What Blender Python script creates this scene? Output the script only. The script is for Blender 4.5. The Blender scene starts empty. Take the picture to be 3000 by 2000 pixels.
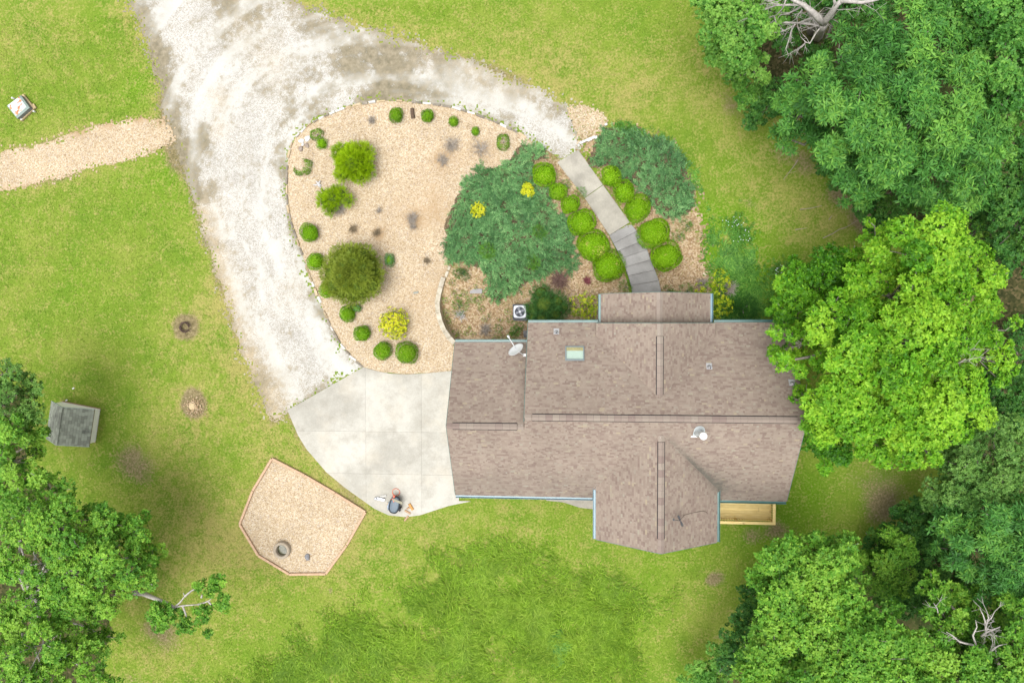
import bpy, bmesh, math, random
import numpy as np
from mathutils import Vector, Matrix

random.seed(7)
rng = np.random.default_rng(7)
scene = bpy.context.scene
COL = scene.collection

# ------------------------------------------------------------------ camera
F, H, NX, NY = 2070.0, 37.0, 1675.0, 948.0     # focal length (px of a 3000 px frame), height, plumb point
d0 = np.array([(NX - 1500) / F, -(NY - 1000) / F, -1.0]); d0 /= np.linalg.norm(d0)
tz = np.array([0, 0, -1.0]); vv = np.cross(d0, tz)
KX = np.array([[0, -vv[2], vv[1]], [vv[2], 0, -vv[0]], [-vv[1], vv[0], 0]])
ROT = np.eye(3) + KX + KX @ KX / (1 + d0 @ tz)
cam = bpy.data.cameras.new('camera'); cam.sensor_width = 36; cam.lens = 36 * F / 3000
cam.clip_end = 2000; cam.clip_start = 0.5
cam_o = bpy.data.objects.new('camera', cam); COL.objects.link(cam_o)
M4 = Matrix([list(ROT[i]) + [(0, 0, H)[i]] for i in range(3)] + [[0, 0, 0, 1]])
cam_o.matrix_world = M4
scene.camera = cam_o

# ------------------------------------------------------------------ light: thin bright overcast
SUN_EL, SUN_AZ = math.radians(79), math.radians(215)
w = bpy.data.worlds.new('World'); scene.world = w; w.use_nodes = True
wn = w.node_tree; bg = wn.nodes['Background']
sky = wn.nodes.new('ShaderNodeTexSky'); sky.sky_type = 'NISHITA'; sky.sun_disc = False
sky.sun_elevation = SUN_EL; sky.sun_rotation = SUN_AZ
sky.air_density = 1.0; sky.dust_density = 4.0; sky.ozone_density = 1.0
hs = wn.nodes.new('ShaderNodeHueSaturation'); hs.inputs['Saturation'].default_value = 0.10
wn.links.new(sky.outputs[0], hs.inputs['Color']); wn.links.new(hs.outputs[0], bg.inputs['Color'])
bg.inputs['Strength'].default_value = 0.125
sun = bpy.data.lights.new('sun', 'SUN'); sun.energy = 1.5; sun.angle = math.radians(42); sun.color = (1, 0.975, 0.94)
sun_o = bpy.data.objects.new('sun', sun); COL.objects.link(sun_o)
sv = Vector((math.sin(SUN_AZ) * math.cos(SUN_EL), math.cos(SUN_AZ) * math.cos(SUN_EL), math.sin(SUN_EL)))
sun_o.rotation_euler = sv.to_track_quat('Z', 'Y').to_euler(); sun_o.location = (0, 0, 60)
vs = scene.view_settings
vs.view_transform = 'Standard'; vs.look = 'None'; vs.gamma = 1; vs.use_curve_mapping = False
vs.exposure = 1.04
scene.cycles.max_bounces = 8; scene.cycles.diffuse_bounces = 3; scene.cycles.transparent_max_bounces = 6

# ------------------------------------------------------------------ helpers
def P(px, py, z=0.0):
    d = ROT @ np.array([(px - 1500) / F, -(py - 1000) / F, -1.0]); s = (z - H) / d[2]
    return np.array([d[0] * s, d[1] * s])
def proj(p):
    q = ROT.T @ (np.asarray(p, float) - np.array([0, 0, H]))
    return np.array([1500 + F * q[0] / -q[2], 1000 - F * q[1] / -q[2]])
def PX(pts, z=0.0): return np.array([P(a, b, z) for a, b in pts])
def Pz(px, py, zf):
    z = 0.0
    for _ in range(12):
        q = P(px, py, z); z = float(zf(q[0], q[1]))
    return np.array([q[0], q[1], z])
def mpp(z=0): return (H - z) / F           # metres per photo pixel

def _hash(ix, iy, s):
    n = (ix.astype(np.int64) * 374761393 + iy.astype(np.int64) * 668265263 + s * 1442695041) & 0x7fffffff
    n = ((n ^ (n >> 13)) * 1274126177) & 0x7fffffff
    return ((n ^ (n >> 16)) & 0xffff) / 65535.0
def vnoise(x, y, s=0):
    x = np.asarray(x, float); y = np.asarray(y, float)
    ix = np.floor(x); iy = np.floor(y); fx = x - ix; fy = y - iy
    fx = fx * fx * (3 - 2 * fx); fy = fy * fy * (3 - 2 * fy)
    a = _hash(ix, iy, s); b = _hash(ix + 1, iy, s); c = _hash(ix, iy + 1, s); d = _hash(ix + 1, iy + 1, s)
    return (a * (1 - fx) + b * fx) * (1 - fy) + (c * (1 - fx) + d * fx) * fy
def fbm(x, y, sc, s=0, o=4):
    t = 0; a = 0.5; n = 0
    for i in range(o):
        t = t + a * vnoise(np.asarray(x) * sc + 17.3 * i, np.asarray(y) * sc - 9.1 * i, s + i); n += a; a *= .55; sc *= 2.03
    return t / n
def sstep(a, b, x):
    t = np.clip((x - a) / (b - a), 0, 1); return t * t * (3 - 2 * t)
def seg_dist(x, y, pts, closed=False):
    d = np.full(np.shape(x), 1e9); n = len(pts)
    for i in range(n if closed else n - 1):
        a = pts[i]; b = pts[(i + 1) % n]; e = b - a; L = e @ e + 1e-12
        t = np.clip(((x - a[0]) * e[0] + (y - a[1]) * e[1]) / L, 0, 1)
        d = np.minimum(d, np.hypot(x - a[0] - t * e[0], y - a[1] - t * e[1]))
    return d
def inside(x, y, pts):
    r = np.zeros(np.shape(x), bool); n = len(pts)
    for i in range(n):
        a = pts[i]; b = pts[(i + 1) % n]
        c = ((a[1] > y) != (b[1] > y)) & (x < (b[0] - a[0]) * (y - a[1]) / (b[1] - a[1] + 1e-12) + a[0])
        r ^= c
    return r
def sdf(x, y, pts):
    d = seg_dist(x, y, pts, True); return np.where(inside(x, y, pts), d, -d)
def blobs(x, y, lst):
    """lst of (px,py,r_px,amount): soft spots on the ground"""
    t = np.zeros(np.shape(x))
    for a, b, r, k in lst:
        c = P(a, b); R = r * mpp()
        t = t + k * np.exp(-((x - c[0]) ** 2 + (y - c[1]) ** 2) / (R * R))
    return t

# ---- terrain: the front yard below the curved wall lies about a metre lower
PIT_N = PX([(1290, 820), (1400, 775), (1520, 700), (1640, 665), (1790, 650), (1960, 640), (2080, 690), (2300, 820), (2420, 960)])
PIT = np.vstack([PIT_N, PX([(2420, 1020), (1345, 1020), (1336, 1006), (1314, 980), (1296, 950), (1286, 915), (1284, 880), (1290, 848), (1299, 815)])])
STEP0, STEP1 = P(1816, 672), P(1893, 858)
def hgt(x, y):
    x = np.asarray(x, float); y = np.asarray(y, float)
    d = seg_dist(x, y, PIT_N); ins = inside(x, y, PIT)
    dep = np.where(ins, sstep(0, 3.0, d), 0) * 0.95
    # the wall is the west border; fade the hollow out towards the east
    dep = dep * (1 - sstep(5.5, 9.5, x))
    # the stepped walk is cut into the slope
    e = STEP1 - STEP0; L = e @ e; t = np.clip(((x - STEP0[0]) * e[0] + (y - STEP0[1]) * e[1]) / L, -.02, 1.1)
    dd = np.hypot(x - STEP0[0] - t * e[0], y - STEP0[1] - t * e[1]) + (t < 0) * 9
    want = .02 + .875 * t + .10
    dep = dep + np.maximum(want - dep, 0) * (1 - sstep(1.0, 1.5, dd))
    und = (fbm(x, y, .12, 91, 3) - .5) * .22
    return -dep + und * sstep(3, 14, np.hypot(x - 0, y + 4) - 6)
def G(px, py):
    return Pz(px, py, hgt)

# ---- object builders
def tag(o, label=None, cat=None, group=None, kind=None):
    if label: o['label'] = label
    if cat: o['category'] = cat
    if group: o['group'] = group
    if kind: o['kind'] = kind
    return o
def link(o, parent=None):
    COL.objects.link(o)
    if parent is not None: o.parent = parent
    return o
def thing(name, label, cat, loc=(0, 0, 0), rz=0.0, group=None, kind=None):
    o = bpy.data.objects.new(name, None); link(o)
    o.location = loc; o.rotation_euler = (0, 0, rz); o.empty_display_size = .2
    return tag(o, label, cat, group, kind)

class MB:
    def __init__(s): s.v = []; s.f = []; s.t = []
    def add(s, vs, fs, t=0.5):
        b = len(s.v); s.v += [tuple(map(float, q)) for q in vs]
        for q in fs: s.f.append(tuple(b + i for i in q)); s.t.append(t)
        return s
    def box(s, c, size, rz=0.0, t=0.5, M=None):
        x, y, z = [k / 2 for k in size]; ca, sa = math.cos(rz), math.sin(rz); vs = []
        for dz in (-z, z):
            for dx, dy in ((-x, -y), (x, -y), (x, y), (-x, y)):
                if M is None: vs.append((c[0] + dx * ca - dy * sa, c[1] + dx * sa + dy * ca, c[2] + dz))
                else: vs.append(tuple(Vector(c) + M @ Vector((dx, dy, dz))))
        return s.add(vs, [(3, 2, 1, 0), (4, 5, 6, 7), (0, 1, 5, 4), (1, 2, 6, 5), (2, 3, 7, 6), (3, 0, 4, 7)], t)
    def prism(s, poly, z0, z1, t=0.5):
        n = len(poly); ar = sum(poly[i][0] * poly[(i + 1) % n][1] - poly[(i + 1) % n][0] * poly[i][1] for i in range(n))
        if ar < 0: poly = poly[::-1]
        f0 = (lambda x, y: z0) if not callable(z0) else z0
        f1 = (lambda x, y: z1) if not callable(z1) else z1
        vs = [(x, y, f0(x, y)) for x, y in poly] + [(x, y, f1(x, y)) for x, y in poly]
        fs = [tuple(range(n))[::-1], tuple(range(n, 2 * n))] + [(i, (i + 1) % n, n + (i + 1) % n, n + i) for i in range(n)]
        return s.add(vs, fs, t)
    def extrude(s, prof, o, u, v, d, t=0.5):
        """profile (a,b) -> o + a*u + b*v, swept by vector d"""
        o, u, v, d = map(Vector, (o, u, v, d)); n = len(prof)
        vs = [o + u * a + v * b for a, b in prof]; vs += [q + d for q in vs]
        fs = [tuple(range(n)), tuple(range(n, 2 * n))[::-1]] + [(i, n + i, n + (i + 1) % n, (i + 1) % n) for i in range(n)]
        return s.add(vs, fs, t)
    def tube(s, pts, rad, sides=6, t=0.5, cap=True):
        pts = [Vector(p) for p in pts]; n = len(pts); vs = []
        if not hasattr(rad, '__len__'): rad = [rad] * n
        pu = None
        for i, p in enumerate(pts):
            d = (pts[min(i + 1, n - 1)] - pts[max(i - 1, 0)])
            d = d.normalized() if d.length > 1e-9 else Vector((0, 0, 1))
            if pu is None:
                pu = d.orthogonal().normalized()
            else:
                q = pu - d * pu.dot(d); pu = q.normalized() if q.length > 1e-6 else d.orthogonal().normalized()
            w_ = d.cross(pu)
            for k in range(sides):
                a = 2 * math.pi * k / sides
                vs.append(p + (pu * math.cos(a) + w_ * math.sin(a)) * rad[i])
        fs = [(i * sides + k, i * sides + (k + 1) % sides, (i + 1) * sides + (k + 1) % sides, (i + 1) * sides + k)
              for i in range(n - 1) for k in range(sides)]
        if cap: fs += [tuple(range(sides))[::-1], tuple(range((n - 1) * sides, n * sides))]
        return s.add(vs, fs, t)
    def lathe(s, prof, c=(0, 0, 0), n=20, t=0.5, cap=True, M=None):
        vs = []
        for r, z in prof:
            for k in range(n):
                a = 2 * math.pi * k / n; q = Vector((r * math.cos(a), r * math.sin(a), z))
                if M is not None: q = M @ q
                vs.append(q + Vector(c))
        m = len(prof)
        fs = [(i * n + k, i * n + (k + 1) % n, (i + 1) * n + (k + 1) % n, (i + 1) * n + k) for i in range(m - 1) for k in range(n)]
        if cap: fs += [tuple(range(n))[::-1], tuple(range((m - 1) * n, m * n))]
        return s.add(vs, fs, t)
    def build(s, name, m, parent=None, smooth=False, bevel=0.0, origin=None):
        me = bpy.data.meshes.new(name); v = s.v
        if origin is not None: v = [(a - origin[0], b - origin[1], c - origin[2]) for a, b, c in v]
        me.from_pydata(v, [], s.f); me.update()
        at = me.attributes.new('tint', 'FLOAT', 'FACE'); at.data.foreach_set('value', np.array(s.t, np.float32))
        if m is not None: me.materials.append(m)
        if smooth: me.polygons.foreach_set('use_smooth', [True] * len(me.polygons))
        o = bpy.data.objects.new(name, me); link(o, parent)
        if origin is not None: o.location = origin
        if bevel:
            b = o.modifiers.new('bevel', 'BEVEL'); b.width = bevel; b.segments = 2; b.limit_method = 'ANGLE'
        return o

def mesh_np(name, V, FQ, m, parent=None, attrs=None, smooth=False, ploc=None):
    """numpy mesh: V (n,3), FQ (m,k) faces of k corners; attrs {name:(domain,array)}"""
    V = np.asarray(V, np.float32)
    if ploc is not None: V = V - np.asarray(ploc, np.float32)
    FQ = np.asarray(FQ, np.int32); k = FQ.shape[1]
    me = bpy.data.meshes.new(name)
    me.vertices.add(len(V)); me.vertices.foreach_set('co', V.ravel())
    me.loops.add(FQ.size); me.loops.foreach_set('vertex_index', FQ.ravel())
    me.polygons.add(len(FQ)); me.polygons.foreach_set('loop_start', np.arange(0, FQ.size, k, dtype=np.int32))
    me.polygons.foreach_set('loop_total', np.full(len(FQ), k, np.int32))
    me.update(calc_edges=True)
    for n_, (dom, a) in (attrs or {}).items():
        at = me.attributes.new(n_, 'FLOAT', dom); at.data.foreach_set('value', np.asarray(a, np.float32))
    if smooth: me.polygons.foreach_set('use_smooth', np.ones(len(FQ), bool))
    if m is not None: me.materials.append(m)
    o = bpy.data.objects.new(name, me); link(o, parent)
    return o

def clip_poly(poly, a, b, c):
    """keep a*x+b*y<=c"""
    out = []; n = len(poly)
    for i in range(n):
        p = poly[i]; q = poly[(i + 1) % n]
        dp = a * p[0] + b * p[1] - c; dq = a * q[0] + b * q[1] - c
        if dp <= 0: out.append(p)
        if (dp < 0 < dq) or (dq < 0 < dp):
            t = dp / (dp - dq); out.append((p[0] + (q[0] - p[0]) * t, p[1] + (q[1] - p[1]) * t))
    return out
def clip_conv(poly, conv):
    n = len(conv)
    ar = sum(conv[i][0] * conv[(i + 1) % n][1] - conv[(i + 1) % n][0] * conv[i][1] for i in range(n))
    if ar < 0: conv = conv[::-1]
    for i in range(n):
        p = conv[i]; q = conv[(i + 1) % n]; a = q[1] - p[1]; b = -(q[0] - p[0])
        poly = clip_poly(poly, a, b, a * p[0] + b * p[1])
        if len(poly) < 3: return []
    return poly
def area(p): return .5 * abs(sum(p[i][0] * p[(i + 1) % len(p)][1] - p[(i + 1) % len(p)][0] * p[i][1] for i in range(len(p))))

# ------------------------------------------------------------------ materials
def new_mat(name, rough=.9, spec=.2):
    m = bpy.data.materials.new(name); m.use_nodes = True; nt = m.node_tree
    b = nt.nodes['Principled BSDF']; b.inputs['Roughness'].default_value = rough
    b.inputs['Specular IOR Level'].default_value = spec
    return m, nt, b
def nd(nt, ty, props=None, **ins):
    n = nt.nodes.new(ty)
    for k, v in (props or {}).items(): setattr(n, k, v)
    for k, v in ins.items():
        key = int(k[1:]) if k[0] == '_' and k[1:].isdigit() else k.replace('_', ' ')
        s = n.inputs[key]
        if isinstance(v, bpy.types.NodeSocket): nt.links.new(v, s)
        else: s.default_value = v
    return n
def c4(c): return (c[0], c[1], c[2], 1)
def ramp(nt, fac, stops, interp='LINEAR'):
    n = nt.nodes.new('ShaderNodeValToRGB'); n.color_ramp.interpolation = interp; e = n.color_ramp.elements
    while len(e) < len(stops): e.new(.5)
    for i, (p, c) in enumerate(stops):
        e[i].position = p; e[i].color = c4(c) if hasattr(c, '__len__') else (c, c, c, 1)
    nt.links.new(fac, n.inputs[0]); return n.outputs[0]
def mix(nt, fac, a, b, mode='MIX'):
    n = nt.nodes.new('ShaderNodeMix'); n.data_type = 'RGBA'; n.blend_type = mode
    for i, v in ((0, fac), (6, a), (7, b)):
        if isinstance(v, bpy.types.NodeSocket): nt.links.new(v, n.inputs[i])
        elif i == 0: n.inputs[0].default_value = v
        else: n.inputs[i].default_value = c4(v) if hasattr(v, '__len__') else (v, v, v, 1)
    return n.outputs[2]
def mth(nt, op, a, b=0.0, clamp=False):
    n = nt.nodes.new('ShaderNodeMath'); n.operation = op; n.use_clamp = clamp
    for i, v in ((0, a), (1, b)):
        if isinstance(v, bpy.types.NodeSocket): nt.links.new(v, n.inputs[i])
        else: n.inputs[i].default_value = v
    return n.outputs[0]
def pos(nt): return nt.nodes.new('ShaderNodeNewGeometry').outputs['Position']
def noise(nt, vec, scale, detail=3, rough=.55):
    return nd(nt, 'ShaderNodeTexNoise', None, Vector=vec, Scale=scale, Detail=detail, Roughness=rough).outputs[0]
def voro(nt, vec, scale, out='Color'):
    return nd(nt, 'ShaderNodeTexVoronoi', None, Vector=vec, Scale=scale).outputs[out]
def attr(nt, name):
    n = nt.nodes.new('ShaderNodeAttribute'); n.attribute_name = name; return n.outputs['Fac']
def bump(nt, b, hsock, strength=.3, dist=.02):
    n = nd(nt, 'ShaderNodeBump', None, Strength=strength, Distance=dist, Height=hsock); nt.links.new(n.outputs[0], b.inputs['Normal'])
def setc(nt, b, s): nt.links.new(s, b.inputs['Base Color'])
def flat(name, col, rough=.7, spec=.3, metal=0.0, var=.12, scale=8):
    m, nt, b = new_mat(name, rough, spec); p = pos(nt)
    n1 = noise(nt, p, scale, 4)
    setc(nt, b, mix(nt, 1.0, col, ramp(nt, n1, [(.25, 1 - var), (.75, 1 + var)]), 'MULTIPLY'))
    b.inputs['Metallic'].default_value = metal; return m

def leaf_mat(name, dark, mid, light, trans=.28, rough=.55, old=None):
    m, nt, b = new_mat(name, rough, .25)
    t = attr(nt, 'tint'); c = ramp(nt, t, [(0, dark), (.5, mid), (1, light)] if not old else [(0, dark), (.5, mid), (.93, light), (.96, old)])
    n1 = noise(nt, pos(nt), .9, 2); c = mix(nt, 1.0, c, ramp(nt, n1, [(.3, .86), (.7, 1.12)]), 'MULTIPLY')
    setc(nt, b, c)
    tr = nd(nt, 'ShaderNodeBsdfTranslucent', None, Color=mix(nt, 1.0, c, (1.15, 1.1, .5), 'MULTIPLY'))
    ms = nd(nt, 'ShaderNodeMixShader', None, _0=trans, _1=b.outputs[0], _2=tr.outputs[0])
    nt.links.new(ms.outputs[0], nt.nodes['Material Output'].inputs[0]); return m

def gravel_mat(name, cols, scale, dirt, dirt2, thr0=1.30, streak=None):
    """loose stone: colour per stone, dirt/leaf debris by attribute"""
    m, nt, b = new_mat(name, .95, .15); p = pos(nt)
    v = voro(nt, p, scale); sp = nd(nt, 'ShaderNodeSeparateColor', None, _0=v).outputs[0]
    c = ramp(nt, sp, cols)
    big = noise(nt, p, .55, 5, .62); med = noise(nt, p, 3.2, 5, .65); fine = noise(nt, p, 22, 3, .7)
    c = mix(nt, 1.0, c, ramp(nt, big, [(.3, .88), (.7, 1.08)]), 'MULTIPLY')
    d = attr(nt, 'dirt')
    sig = mth(nt, 'ADD', mth(nt, 'MULTIPLY', fine, .75), mth(nt, 'MULTIPLY', med, 1.15))      # ~0..1.7
    thr = mth(nt, 'SUBTRACT', thr0, mth(nt, 'MULTIPLY', d, .62))
    k = mth(nt, 'MULTIPLY', mth(nt, 'SUBTRACT', sig, thr), 5.0, True)
    dc = mix(nt, ramp(nt, med, [(.35, 0), (.65, 1)]), dirt, dirt2)
    c = mix(nt, mth(nt, 'MULTIPLY', k, .85), c, dc)
    if streak:
        tn = mth(nt, 'MULTIPLY', attr(nt, 'tan'), ramp(nt, med, [(.3, .5), (.65, 1.2)]), True)
        s1 = mth(nt, 'ADD', mth(nt, 'MULTIPLY', attr(nt, 'trk'), .7), mth(nt, 'MULTIPLY', med, .3)); c = mix(nt, ramp(nt, s1, [(.40, .8), (.54, 0)]), c, streak)
        c = mix(nt, mth(nt, 'MULTIPLY', tn, .8), c, mix(nt, sp, (.30, .235, .145), (.46, .38, .265)))
    c = mix(nt, mth(nt, 'MULTIPLY', mth(nt, 'MULTIPLY', mth(nt, 'POWER', d, 1.4), ramp(nt, sig, [(.50, .25), (1.0, 1)])), .85, True), c, dc)
    setc(nt, b, c); bump(nt, b, voro(nt, p, scale, 'Distance'), .35, .02); return m
# =================================================================== GROUND
def lawn_material():
    m, nt, b = new_mat('lawn', .95, .1); p = pos(nt)
    n1 = noise(nt, p, .42, 5, .6); n2 = noise(nt, p, 1.5, 6, .72); n3 = noise(nt, p, 9, 4, .7); n4 = noise(nt, p, 34, 2, .6)
    c = ramp(nt, n1, [(.3, (.096, .176, .015)), (.5, (.134, .203, .022)), (.7, (.182, .228, .037))])
    lush = mth(nt, 'ADD', attr(nt, 'lush'), mth(nt, 'MULTIPLY', mth(nt, 'SUBTRACT', n2, .52), 2.6), True)
    c = mix(nt, lush, c, (.092, .205, .007))
    dry = mth(nt, 'ADD', mth(nt, 'MULTIPLY', attr(nt, 'dry'), 1.0), mth(nt, 'MULTIPLY', mth(nt, 'SUBTRACT', mth(nt, 'ADD', mth(nt, 'MULTIPLY', n2, .5), mth(nt, 'MULTIPLY', n3, .5)), .495), 7.0), True)
    c = mix(nt, mth(nt, 'MULTIPLY', dry, .80), c, (.290, .248, .085))
    bare = mth(nt, 'MULTIPLY', mth(nt, 'ADD', mth(nt, 'MULTIPLY', attr(nt, 'bare'), 1.5), mth(nt, 'SUBTRACT', mth(nt, 'ADD', mth(nt, 'MULTIPLY', n3, 1.0), mth(nt, 'MULTIPLY', n2, .7)), 1.32)), 1.9, True)
    bare = mth(nt, 'MULTIPLY', bare, .88)
    soil = ramp(nt, n3, [(.3, (.105, .080, .042)), (.55, (.19, .150, .085)), (.75, (.30, .245, .155))])
    c = mix(nt, bare, c, soil)
    c = mix(nt, 1.0, c, ramp(nt, n3, [(.28, .86), (.72, 1.13)]), 'MULTIPLY')
    c = mix(nt, 1.0, c, ramp(nt, n4, [(.25, .82), (.75, 1.16)]), 'MULTIPLY')
    t = attr(nt, 'tint')
    c = mix(nt, 1.0, c, ramp(nt, t, [(0, .80), (1, 1.28)]), 'MULTIPLY')
    setc(nt, b, c); bump(nt, b, n4, .4, .04); return m
LAWN = lawn_material()

DRY = [(700, 1700, 210, .30), (960, 1560, 130, .35), (560, 1500, 200, .28), (640, 1180, 160, .22), (560, 1000, 120, .25), (1060, 1640, 160, .35), (1250, 1510, 110, .35),
       (1500, 1500, 90, .35), (500, 1850, 190, .3), (420, 1650, 150, .2), (330, 960, 110, .12), (130, 80, 120, .12), (60, 200, 120, .12), (300, 160, 90, .1), (150, 700, 160, .1),
       (543, 958, 50, .9), (566, 1180, 55, .8), (650, 900, 60, .45), (700, 1080, 55, .5), (600, 890, 60, .3), (820, 1300, 50, .15), (1700, 180, 130, .22), (1560, 90, 120, .18), (1850, 330, 70, .25), (1960, 200, 120, .2),
       (2250, 560, 150, .22), (2060, 250, 80, .3), (2150, 420, 80, .25), (2050, 1700, 110, .2), (2100, 1850, 140, .25), (1500, 60, 90, .15), (1420, 1900, 120, .1),
       (240, 400, 70, .3), (180, 430, 60, .3), (100, 560, 60, .2), (1830, 300, 60, .3), (1120, 1870, 130, .1), (2330, 560, 110, .3), (2440, 640, 110, .35), (2250, 620, 60, .25), (2200, 480, 60, .2), (1880, 220, 90, .25), (1640, 200, 90, .2), (760, 1260, 60, .2), (620, 1560, 110, .25), (480, 1290, 110, .2), (720, 1620, 60, .25), (320, 520, 80, .15), (760, 1330, 30, .25), (940, 1450, 40, .2), (2360, 690, 90, .15)]
LUSH = [(130, 20, 120, .3), (440, 210, 60, .55), (400, 280, 70, .5), (330, 60, 110, .35), (30, 250, 80, .2), (480, 510, 70, .55), (380, 500, 80, .45), (300, 640, 120, .3), (540, 620, 80, .3),
        (200, 850, 130, .25), (60, 620, 110, .3), (640, 980, 50, .2), (960, 20, 120, .55), (1100, 60, 110, .35), (1350, 60, 150, .25), (1730, 270, 60, .3), (1980, 330, 90, .2),
        (1400, 1720, 260, .38), (1150, 1850, 240, .38), (1700, 1700, 200, .36), (1640, 1880, 110, .6), (1800, 1850, 150, .35), (850, 1930, 170, .35), (1900, 1660, 130, .4), (1550, 1600, 150, .35),
        (2120, 500, 60, .4), (2190, 470, 60, .4), (2130, 760, 120, .95), (2180, 690, 80, .8), (2240, 840, 110, .85), (2090, 640, 50, .5), (2400, 1440, 90, .3), (2260, 400, 80, .25), (300, 1340, 40, .5), (2330, 1500, 110, .35), (2230, 1590, 110, .4), (2420, 1480, 90, .3), (2360, 1400, 60, .3),
        (680, 1110, 40, .35), (980, 1500, 50, .35), (1040, 1480, 40, .3), (850, 1250, 40, .3), (1300, 1480, 60, .25), (450, 1250, 70, .2), (640, 1420, 70, .25), (2080, 620, 60, .3), (1950, 90, 110, .2)]
BARE = [(543, 958, 46, 1.0), (566, 1187, 36, .9), (380, 1340, 60, .5), (300, 1400, 70, .12), (230, 1340, 70, .26), (130, 1250, 80, .35), (430, 1390, 70, .4), (540, 958, 26, .85), (566, 1187, 36, .95), (560, 1150, 30, .4),
        (2130, 290, 40, .35), (2160, 330, 40, .35), (2290, 440, 50, .45), (2370, 480, 50, .5), (2460, 570, 45, .75), (2520, 620, 40, .6), (2540, 660, 40, .6), (2100, 180, 40, .3),
        (2560, 1390, 80, .25), (2650, 1420, 80, .12), (2480, 1400, 50, .2), (2600, 1450, 60, .25), (2320, 1570, 60, .3), (2580, 1500, 60, .5), (2440, 1600, 50, .45), (2350, 1620, 50, .4),
        (2200, 1570, 40, .55), (2270, 1550, 30, .5), (2105, 1690, 28, .65), (2080, 1700, 20, .55), (2230, 630, 25, .3), (2190, 590, 20, .35), (2210, 600, 20, .3), (2280, 700, 25, .35), (2260, 660, 22, .3),
        (450, 1830, 60, .5), (500, 1880, 60, .4), (400, 1990, 60, .4), (2120, 1870, 50, .4), (2050, 1960, 60, .35), (2930, 830, 60, .5), (2900, 880, 60, .55), (2990, 900, 50, .4),
        (1960, 1760, 20, .2), (970, 1730, 12, .7), (640, 1290, 15, .3), (1700, 560, 30, .2), (2080, 800, 50, .4), (2040, 720, 40, .4),
        (520, 470, 40, .6), (500, 380, 30, .5), (480, 300, 30, .5), (420, 60, 30, .4), (2900, 1000, 200, .4)]
EDGE_L = PX([(363, 0), (434, 115), (470, 270), (480, 344), (515, 440), (561, 561), (605, 700), (638, 816), (695, 995), (753, 1135), (800, 1235), (843, 1205), (899, 1315), (957, 1382), (1050, 1455)])
EDGE_TL = PX([(363, -60), (400, 40), (440, 130), (465, 230), (480, 330), (510, 420), (545, 500), (575, 560)])
EDGE_R = PX([(835, 0), (893, 25), (1020, 64), (1148, 108), (1275, 140), (1403, 185), (1530, 242), (1645, 300)])
PATH_E = PX([(-90, 462), (0, 440), (115, 425), (268, 371), (337, 356), (421, 346), (478, 352), (513, 413), (383, 467), (268, 497), (172, 524), (0, 557), (-90, 570)])
PAD_E = PX([(799, 1342), (1072, 1498), (957, 1678), (849, 1679), (759, 1624), (704, 1535), (743, 1436)])
def lawn_attrs(x, y):
    n = fbm(x, y, .16, 5); n2 = fbm(x, y, .5, 25)
    dry = blobs(x, y, DRY) + (n - .52) * .9 * 1.0
    lush = blobs(x, y, LUSH) + (.47 - n) * .8 + (n2 - .5) * .5
    # olive, drier grass and leaf litter close to and below the trees
    bare = blobs(x, y, BARE) + (n2 - .5) * .25
    e = np.minimum(seg_dist(x, y, EDGE_L), seg_dist(x, y, EDGE_R)); bare = bare + .50 * np.exp(-e / .4) * (.2 + 1.5 * n2); dry = dry + .75 * np.exp(-e / .9)
    e2 = np.minimum(seg_dist(x, y, PATH_E, True), seg_dist(x, y, PAD_E, True)); bare = bare + .4 * np.exp(-e2 / .3) * (.3 + 1.2 * n2); dry = dry + .4 * np.exp(-e2 / .5)
    return np.clip(dry, 0, 1.2), np.clip(lush, 0, 1), np.clip(bare, 0, 1)

gx = np.concatenate([[-600, -250, -120, -70, -48], np.arange(-40, 34.01, .2), [42, 60, 110, 250, 600]])
gy = np.concatenate([[-600, -250, -110, -60, -40], np.arange(-28, 26.01, .2), [34, 55, 110, 250, 600]])
XX, YY = np.meshgrid(gx, gy); n_x, n_y = len(gx), len(gy)
ZZ = hgt(XX, YY)
V = np.stack([XX.ravel(), YY.ravel(), ZZ.ravel()], 1)
ii = (np.arange(n_y - 1)[:, None] * n_x + np.arange(n_x - 1)[None]).ravel()
Q = np.stack([ii, ii + 1, ii + 1 + n_x, ii + n_x], 1)
a_d, a_l, a_b = lawn_attrs(V[:, 0], V[:, 1])
lawn = mesh_np('lawn', V, Q, LAWN, attrs={'dry': ('POINT', a_d), 'lush': ('POINT', a_l), 'bare': ('POINT', a_b), 'tint': ('POINT', np.full(len(V), .42))}, smooth=True)
tag(lawn, 'mown yellow-green lawn around the house', kind='structure')

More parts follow.
